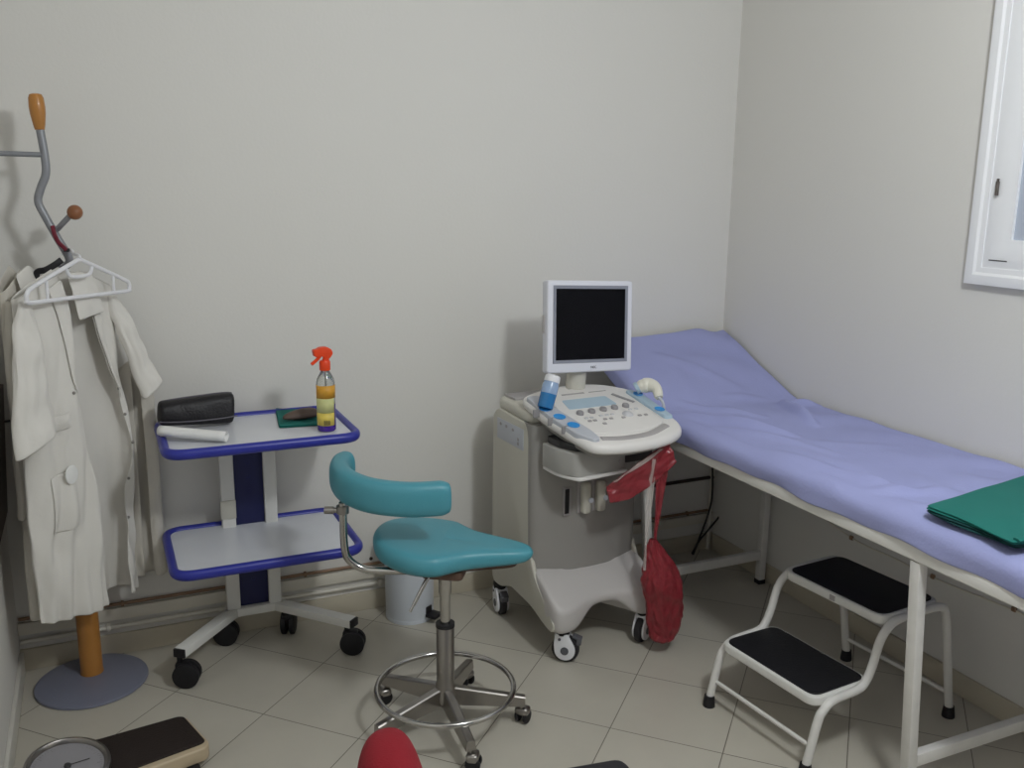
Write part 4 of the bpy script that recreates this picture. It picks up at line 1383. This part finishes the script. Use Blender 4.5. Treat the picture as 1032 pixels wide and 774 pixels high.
def sheet_fn(u, v):
    y = SYH + (SYF - SYH) * v
    zt = bed_top(y)
    xl, xr = BX0 + 0.004, BX1 - 0.003
    R = 0.035
    # profile: hang on the left side, roll over the edge, top, tuck at the wall side
    hang = 0.033 + 0.003 * math.sin(y * 11) + 0.003 * math.sin(y * 27)
    if y > HINGE + 0.05:
        hang = 0.036
    hang = hang - 0.0
    LT = hang
    arc = R * PI / 2
    top = xr - xl - R
    tot = LT + arc + top + 0.02
    s_ = u * tot
    if s_ < LT:
        x = xl - 0.004 - 0.004 * math.sin(y * 17 + 1) * (1 - s_ / LT)
        z = zt - R - (LT - s_)
    elif s_ < LT + arc:
        a_ = (s_ - LT) / R
        x = xl + R - R * math.cos(a_) - 0.004 * math.cos(a_)
        z = zt - R + R * math.sin(a_)
    elif s_ < LT + arc + top:
        x = xl + R + (s_ - LT - arc)
        z = zt
    else:
        x = xr
        z = zt - (s_ - LT - arc - top)
    t_ = max(0.0, min(1.0, (x - xl) / 0.1)) * max(0.0, min(1.0, (xr - x) / 0.04))
    w = 0.0
    w += 0.013 * nz3(x * 3.2, y * 2.6, 2.0) + 0.006 * nz3(x * 9, y * 6, 8.0)
    # diagonal wrinkles
    w += 0.011 * math.sin((x * 0.8 + y * 1.6) * 16 + 3 * nz3(x * 2, y * 2, 7)) * max(0, nz3(x * 2.3, y * 2.1, 11) + 0.25)
    w += 0.009 * math.sin((x * 1.9 - y * 0.7) * 19 + 2.5 * nz3(x * 2.5, y * 2, 3)) * max(0, nz3(x * 2.0, y * 2.6, 21) + 0.15)
    # sharp ridges near the hinge

    def ridge(x0, y0, x1_, y1_, h, wd):
        dx, dy = x1_ - x0, y1_ - y0
        L2 = dx * dx + dy * dy
        tt = max(0, min(1, ((x - x0) * dx + (y - y0) * dy) / L2))
        dd = math.hypot(x - x0 - dx * tt, y - y0 - dy * tt)
        return h * math.exp(-(dd / wd) ** 2) * math.sin(PI * (0.12 + 0.76 * tt))
    w += ridge(1.84, 2.66, 2.03, 2.26, 0.034, 0.020)
    w += ridge(1.92, 2.74, 2.10, 2.50, 0.016, 0.017)
    w += ridge(2.30, 2.64, 2.20, 2.36, 0.038, 0.018)
    w += ridge(2.30, 2.62, 2.42, 2.57, 0.032, 0.015)
    w += ridge(2.05, 2.98, 1.98, 2.78, 0.008, 0.03)
    w += ridge(1.84, 2.12, 1.95, 1.70, 0.022, 0.028)
    w += ridge(1.84, 1.76, 2.07, 1.66, 0.018, 0.022)
    w += ridge(1.88, 2.45, 2.02, 2.05, 0.012, 0.02)
    w += ridge(2.0, 3.05, 2.22, 2.80, 0.010, 0.025)
    w += ridge(2.12, 2.75, 2.28, 2.72, 0.010, 0.016)
    w += ridge(1.98, 2.22, 2.25, 2.05, 0.007, 0.03)
    w -= ridge(1.85, 2.0, 1.95, 1.85, 0.010, 0.05)
    w += ridge(1.84, 1.45, 1.95, 1.18, 0.012, 0.03)
    if s_ < LT + arc:
        k = s_ / (LT + arc)
        x += -0.016 * max(0, nz3(y * 5, z * 6, 5) + 0.2) * 3.2 * k * (1 - k) - 0.003 - 0.006 * max(0, nz3(y * 13, z * 9, 2)) * k
        z += w * k * k * k
    else:
        z += max(w, -0.009) * (0.35 + 0.65 * t_) + 0.002
    return (x, y, z)


sh = MB().grid(sheet_fn, 70, 150).build('bed_sheet', 'sheet', org=(2.1, 2.2, 0.8), solid=0.003, soff=1.0, sub=1)
tag(sh, 'crumpled lilac blue sheet covering the examination couch', 'sheet')

# folded green cloth on the bed
gz = 0.812
gcz = gz
C4 = [PZ(931, 512, gcz + 0.02)[:2], (2.30, 1.69), (2.16, 1.36), PZ(1017, 551, gcz + 0.02)[:2]]
C4 = [(1.795, 1.535), (2.30, 1.64), (2.12, 1.22), (1.773, 1.275)]
C4 = [(1.812, 1.538), (2.30, 1.62), (2.12, 1.235), (1.800, 1.285)]
gc = empty('folded_cloth', (2.05, 1.47, gz), 'large folded green surgical cloth lying on foot end of the couch', 'cloth')


def green_layer(k, shr, z, th):
    c0 = sum((Vector(c_) for c_ in C4), Vector((0, 0))) / 4
    C = [c0 + (Vector(c_) - c0) * shr for c_ in C4]

    def fn(u, v):
        q = C[0].lerp(C[1], u).lerp(C[3].lerp(C[2], u), v)
        e = 0.006 * math.sin(PI * v) * math.sin(PI * min(1, u * 1.4))
        zz = z + e + 0.002 * nz3(q.x * 9, q.y * 9, k * 3) - 0.004 * (v > 0.98) * 0
        ox = -0.006 * math.sin(v * 5 + k) * (1 - u)
        return (q.x + ox, q.y, zz)
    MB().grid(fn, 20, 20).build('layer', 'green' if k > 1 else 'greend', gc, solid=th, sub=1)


for k in range(4):
    green_layer(k, 1 - 0.006 * (3 - k), gz + 0.0035 + 0.0055 * k, 0.005)
# rolled hem at the near corner
hp = [Vector((1.808, 1.287, gz + 0.024)), Vector((1.87, 1.279, gz + 0.030)), Vector((1.94, 1.268, gz + 0.031)), Vector((2.03, 1.252, gz + 0.027))]
MB().tube(smooth_path(hp, 6), 1.0, 10, flat=(0.004, 0.010)).build('hem', 'green', gc)

# ------------------------------------------------------------------ step stool
ss = empty('step_stool', (1.99, 1.95, 0), 'white two-step stool with black rubber treads under the couch', 'step stool')
SR = math.radians(5.0)
ST = frame((1.99, 1.955, 0), SR)
hw = 0.198


def rail(sg):
    pts = [(-0.322, sg * hw, 0.022), (-0.290, sg * hw, 0.150), (-0.272, sg * hw, 0.182), (-0.235, sg * hw, 0.204), (-0.140, sg * hw, 0.210), (-0.108, sg * hw, 0.226), (-0.085, sg * hw, 0.270), (-0.064, sg * hw, 0.338), (-0.035, sg * hw, 0.374), (0.010, sg * hw, 0.390), (0.150, sg * hw, 0.392), (0.200, sg * hw, 0.384), (0.224, sg * hw, 0.350), (0.256, sg * hw, 0.20), (0.292, sg * hw, 0.022)]
    return pts


for sg in (-1, 1):
    pts = rail(sg)
    fr = MB(ST).tube(smooth_path(pts, 6), 0.0125, 14).build('side_frame', 'wornwhite', ss)
    for q in (pts[0], pts[-1]):
        MB(ST).lathe([(0, 0), (0.019, 0), (0.0185, 0.012), (0.0155, 0.036), (0, 0.036)], (q[0], q[1], 0), 18).build('rubber_foot', 'black', fr)
MB(ST).tube([(-0.305, -hw, 0.082), (-0.305, hw, 0.082)], 0.0065, 10).build('crossbar', 'wornwhite', ss)
MB(ST).tube([(0.282, -hw, 0.082), (0.282, hw, 0.082)], 0.0065, 10).build('crossbar', 'wornwhite', ss)


def tread(xa, xb, z):
    poly = round_poly([(xa, -hw + 0.008), (xb, -hw + 0.008), (xb, hw - 0.008), (xa, hw - 0.008)], 0.038, 7)
    t = MB(ST).prism(poly, z - 0.028, z, 0.005).build('tread', 'whitemetal', ss)
    poly = round_poly([(xa + 0.010, -hw + 0.019), (xb - 0.010, -hw + 0.019), (xb - 0.010, hw - 0.019), (xa + 0.010, hw - 0.019)], 0.034, 7)
    MB(ST).prism(poly, z - 0.001, z + 0.004, 0.0015).build('tread_mat', 'treadmat', t)
    return t


tread(-0.300, -0.072, 0.220)
t2 = tread(-0.052, 0.202, 0.405)
MB(ST).box((-0.0525, -0.01, 0.391), (0.002, 0.02, 0.016), 0.0005).build('sticker', 'us_wrist', t2)

# ------------------------------------------------------------------ bathroom scale
sca = empty('bathroom_scale', (0.0, 2.49, 0), 'old cream bathroom scale with dark brown mat and round dial on floor', 'scale')
SCF = frame((0.035, 2.475, 0), math.radians(-2))
bpoly = round_poly([(-0.16, -0.145), (0.148, -0.050), (0.158, -0.026), (0.106, 0.126), (0.083, 0.134), (-0.16, 0.089)], 0.014, 5)
MB(SCF).prism(bpoly, 0.018, 0.060, 0.010).build('body', 'scalecream', sca)
mpoly = round_poly([(-0.16, -0.122), (0.136, -0.032), (0.147, -0.022), (0.099, 0.121), (0.082, 0.128), (-0.16, 0.084)], 0.008, 4)
MB(SCF).prism(mpoly, 0.058, 0.066, 0.003).build('mat', 'scalemat', sca)
for fx_, fy_ in ((0.11, -0.07), (0.08, 0.09), (-0.12, -0.11), (-0.12, 0.06)):
    MB(SCF).lathe([(0, 0), (0.018, 0), (0.018, 0.02), (0, 0.02)], (fx_, fy_, 0), 16).build('foot', 'black', sca)
DC = Vector((-0.168, 2.432, 0))
DT = Matrix.Translation(DC + Vector((0, 0, 0.05))) @ Matrix.Rotation(math.radians(6), 4, 'Y') @ Matrix.Rotation(math.radians(8), 4, 'X')
dh = MB(DT).lathe([(0, -0.025), (0.094, -0.025), (0.104, -0.010), (0.105, 0.03), (0.10, 0.036), (0, 0.036)], seg=48).build('dial_housing', 'scalecream', sca)
MB(DT).lathe([(0.100, 0.030), (0.106, 0.036), (0.104, 0.050), (0.096, 0.053), (0.090, 0.047), (0.089, 0.040)], seg=48).build('dial_rim', 'brushed', dh)
MB(DT).lathe([(0.0905, 0.041), (0.0, 0.041)], seg=48).build('dial_face', 'dialface', dh)
MB(DT).lathe([(0, 0.041), (0.009, 0.041), (0.008, 0.047), (0, 0.048)], seg=18).build('dial_hub', 'us_dark', dh)
MB(DT).bar((0, 0, 0.0445), (0.055 * math.cos(0.3), 0.055 * math.sin(0.3), 0.0445), 0.002, 0.001, 0).build('pointer', 'us_dark', dh)
mb = MB(DT)
for k in range(60):
    a_ = 2 * PI * k / 60
    l_ = 0.012 if k % 5 == 0 else 0.006
    mb.bar((0.084 * math.cos(a_), 0.084 * math.sin(a_), 0.0415), ((0.084 - l_) * math.cos(a_), (0.084 - l_) * math.sin(a_), 0.0415), 0.0012, 0.0006, 0)
mb.build('dial_marks', 'us_knob', dh, smooth=False)

# ------------------------------------------------------------------ red office chair (mostly below the frame)
ch = empty('office_chair', (0.62, 0.98, 0), 'red upholstered office chair with black shell and armrest at bottom edge', 'chair')
# local frame: x forward, y left
CHT = frame((0.568, 0.945, 0), math.radians(-7))


def cback(u, v):
    # closed cushion: u around, v bottom to top
    th = 2 * PI * u
    ca, sa = math.cos(th), math.sin(th)
    t = v
    hwid = 0.212 * (1 - 0.06 * t) * (1 - t ** 9) ** 0.5 * (0.86 + 0.14 * min(1, t * 5))
    thk = 0.052 * (1 - t ** 10) ** 0.5
    x = math.copysign(abs(ca) ** 0.8, ca) * thk
    y = math.copysign(abs(sa) ** 0.75, sa) * hwid
    return (-0.235 - 0.05 * t + x + 0.10 * (y * y) / 0.04 * 0.25, y, 0.50 + 0.380 * t)


MB(CHT).grid(cback, 40, 26, closeu=True, capv=True).build('backrest', 'red', ch, sub=1)


def cshell(u, v):
    y = (u - 0.5) * 2
    t = v
    hwid = 0.200 * (1 - 0.10 * t) * (1 - t ** 9) ** 0.5
    yy = y * hwid
    return (-0.306 - 0.05 * t + 0.10 * (yy * yy) / 0.04 * 0.25 + 0.012 * abs(y) ** 4, yy, 0.49 + 0.325 * t)


MB(CHT).grid(cshell, 20, 20).build('back_shell', 'black', ch, solid=0.012)
MB(CHT).prism(round_poly([(-0.22, -0.22), (0.22, -0.23), (0.22, 0.23), (-0.22, 0.22)], 0.08, 7), 0.41, 0.475, 0.025).build('seat', 'red', ch)
MB(CHT).prism(round_poly([(-0.20, -0.20), (0.20, -0.21), (0.20, 0.21), (-0.20, 0.20)], 0.08, 7), 0.385, 0.412, 0.01).build('seat_pan', 'black', ch)
MB(CHT).tube([(-0.10, 0, 0.39), (-0.24, 0, 0.38), (-0.295, 0, 0.44), (-0.312, 0, 0.62)], 1.0, 12, flat=(0.03, 0.012), up=(0, 1, 0)).build('back_bracket', 'black', ch)
for sg in (-1, 1):
    ar = MB(CHT).tube(smooth_path([(0.05, sg * 0.20, 0.40), (0.05, sg * 0.262, 0.42), (0.05, sg * 0.268, 0.55), (0.045, sg * 0.262, 0.598)], 6), 0.014, 10).build('armrest', 'black', ch)
    MB(CHT).prism(round_poly([(0.02, sg * 0.262 - 0.028), (0.165, sg * 0.262 - 0.026), (0.165, sg * 0.262 + 0.026), (0.02, sg * 0.262 + 0.028)], 0.026, 6), 0.603, 0.630, 0.010).build('arm_pad', 'black', ar)
MB(CHT).lathe([(0, 0.08), (0.03, 0.08), (0.028, 0.20), (0.02, 0.21), (0.02, 0.385), (0, 0.385)], seg=20).build('column', 'black', ch)
for k in range(5):
    a_ = 2 * PI * k / 5 + 0.3
    d_ = Vector((math.cos(a_), math.sin(a_), 0))
    lg = MB(CHT).bar(d_ * 0.02 + Vector((0, 0, 0.10)), d_ * 0.27 + Vector((0, 0, 0.075)), 0.04, 0.03, 0.008).build('leg', 'black', ch)
    MB(CHT @ frame(d_ * 0.262, a_ + 1)).lathe([(0, -0.02), (0.024, -0.02), (0.027, -0.014), (0.027, 0.014), (0.024, 0.02), (0, 0.02)], (0, 0, 0.027), 20, Matrix.Rotation(PI / 2, 4, 'X')).box((0, 0, 0.055), (0.03, 0.03, 0.02), 0.004).build('castor', 'black', lg)

# ------------------------------------------------------------------ light
ld = bpy.data.lights.new('ceiling_lamp', 'POINT')
ld.shadow_soft_size = 0.13
ld.energy = 72
ld.color = (0.935, 0.977, 1.0)
lo = bpy.data.objects.new('ceiling_lamp', ld)
lo.location = (1.25, 0.62, 2.42)
COL.objects.link(lo)

w = bpy.data.worlds.new('world')
w.use_nodes = True
w.node_tree.nodes['Background'].inputs['Color'].default_value = (0.75, 0.8, 0.9, 1)
w.node_tree.nodes['Background'].inputs['Strength'].default_value = 0.2
S.world = w

S.view_settings.view_transform = 'Standard'
S.view_settings.look = 'None'
S.view_settings.gamma = 1
S.view_settings.exposure = 0.0
S.view_settings.use_curve_mapping = False
S.cycles.max_bounces = 10
S.cycles.diffuse_bounces = 6
S.cycles.use_denoising = True
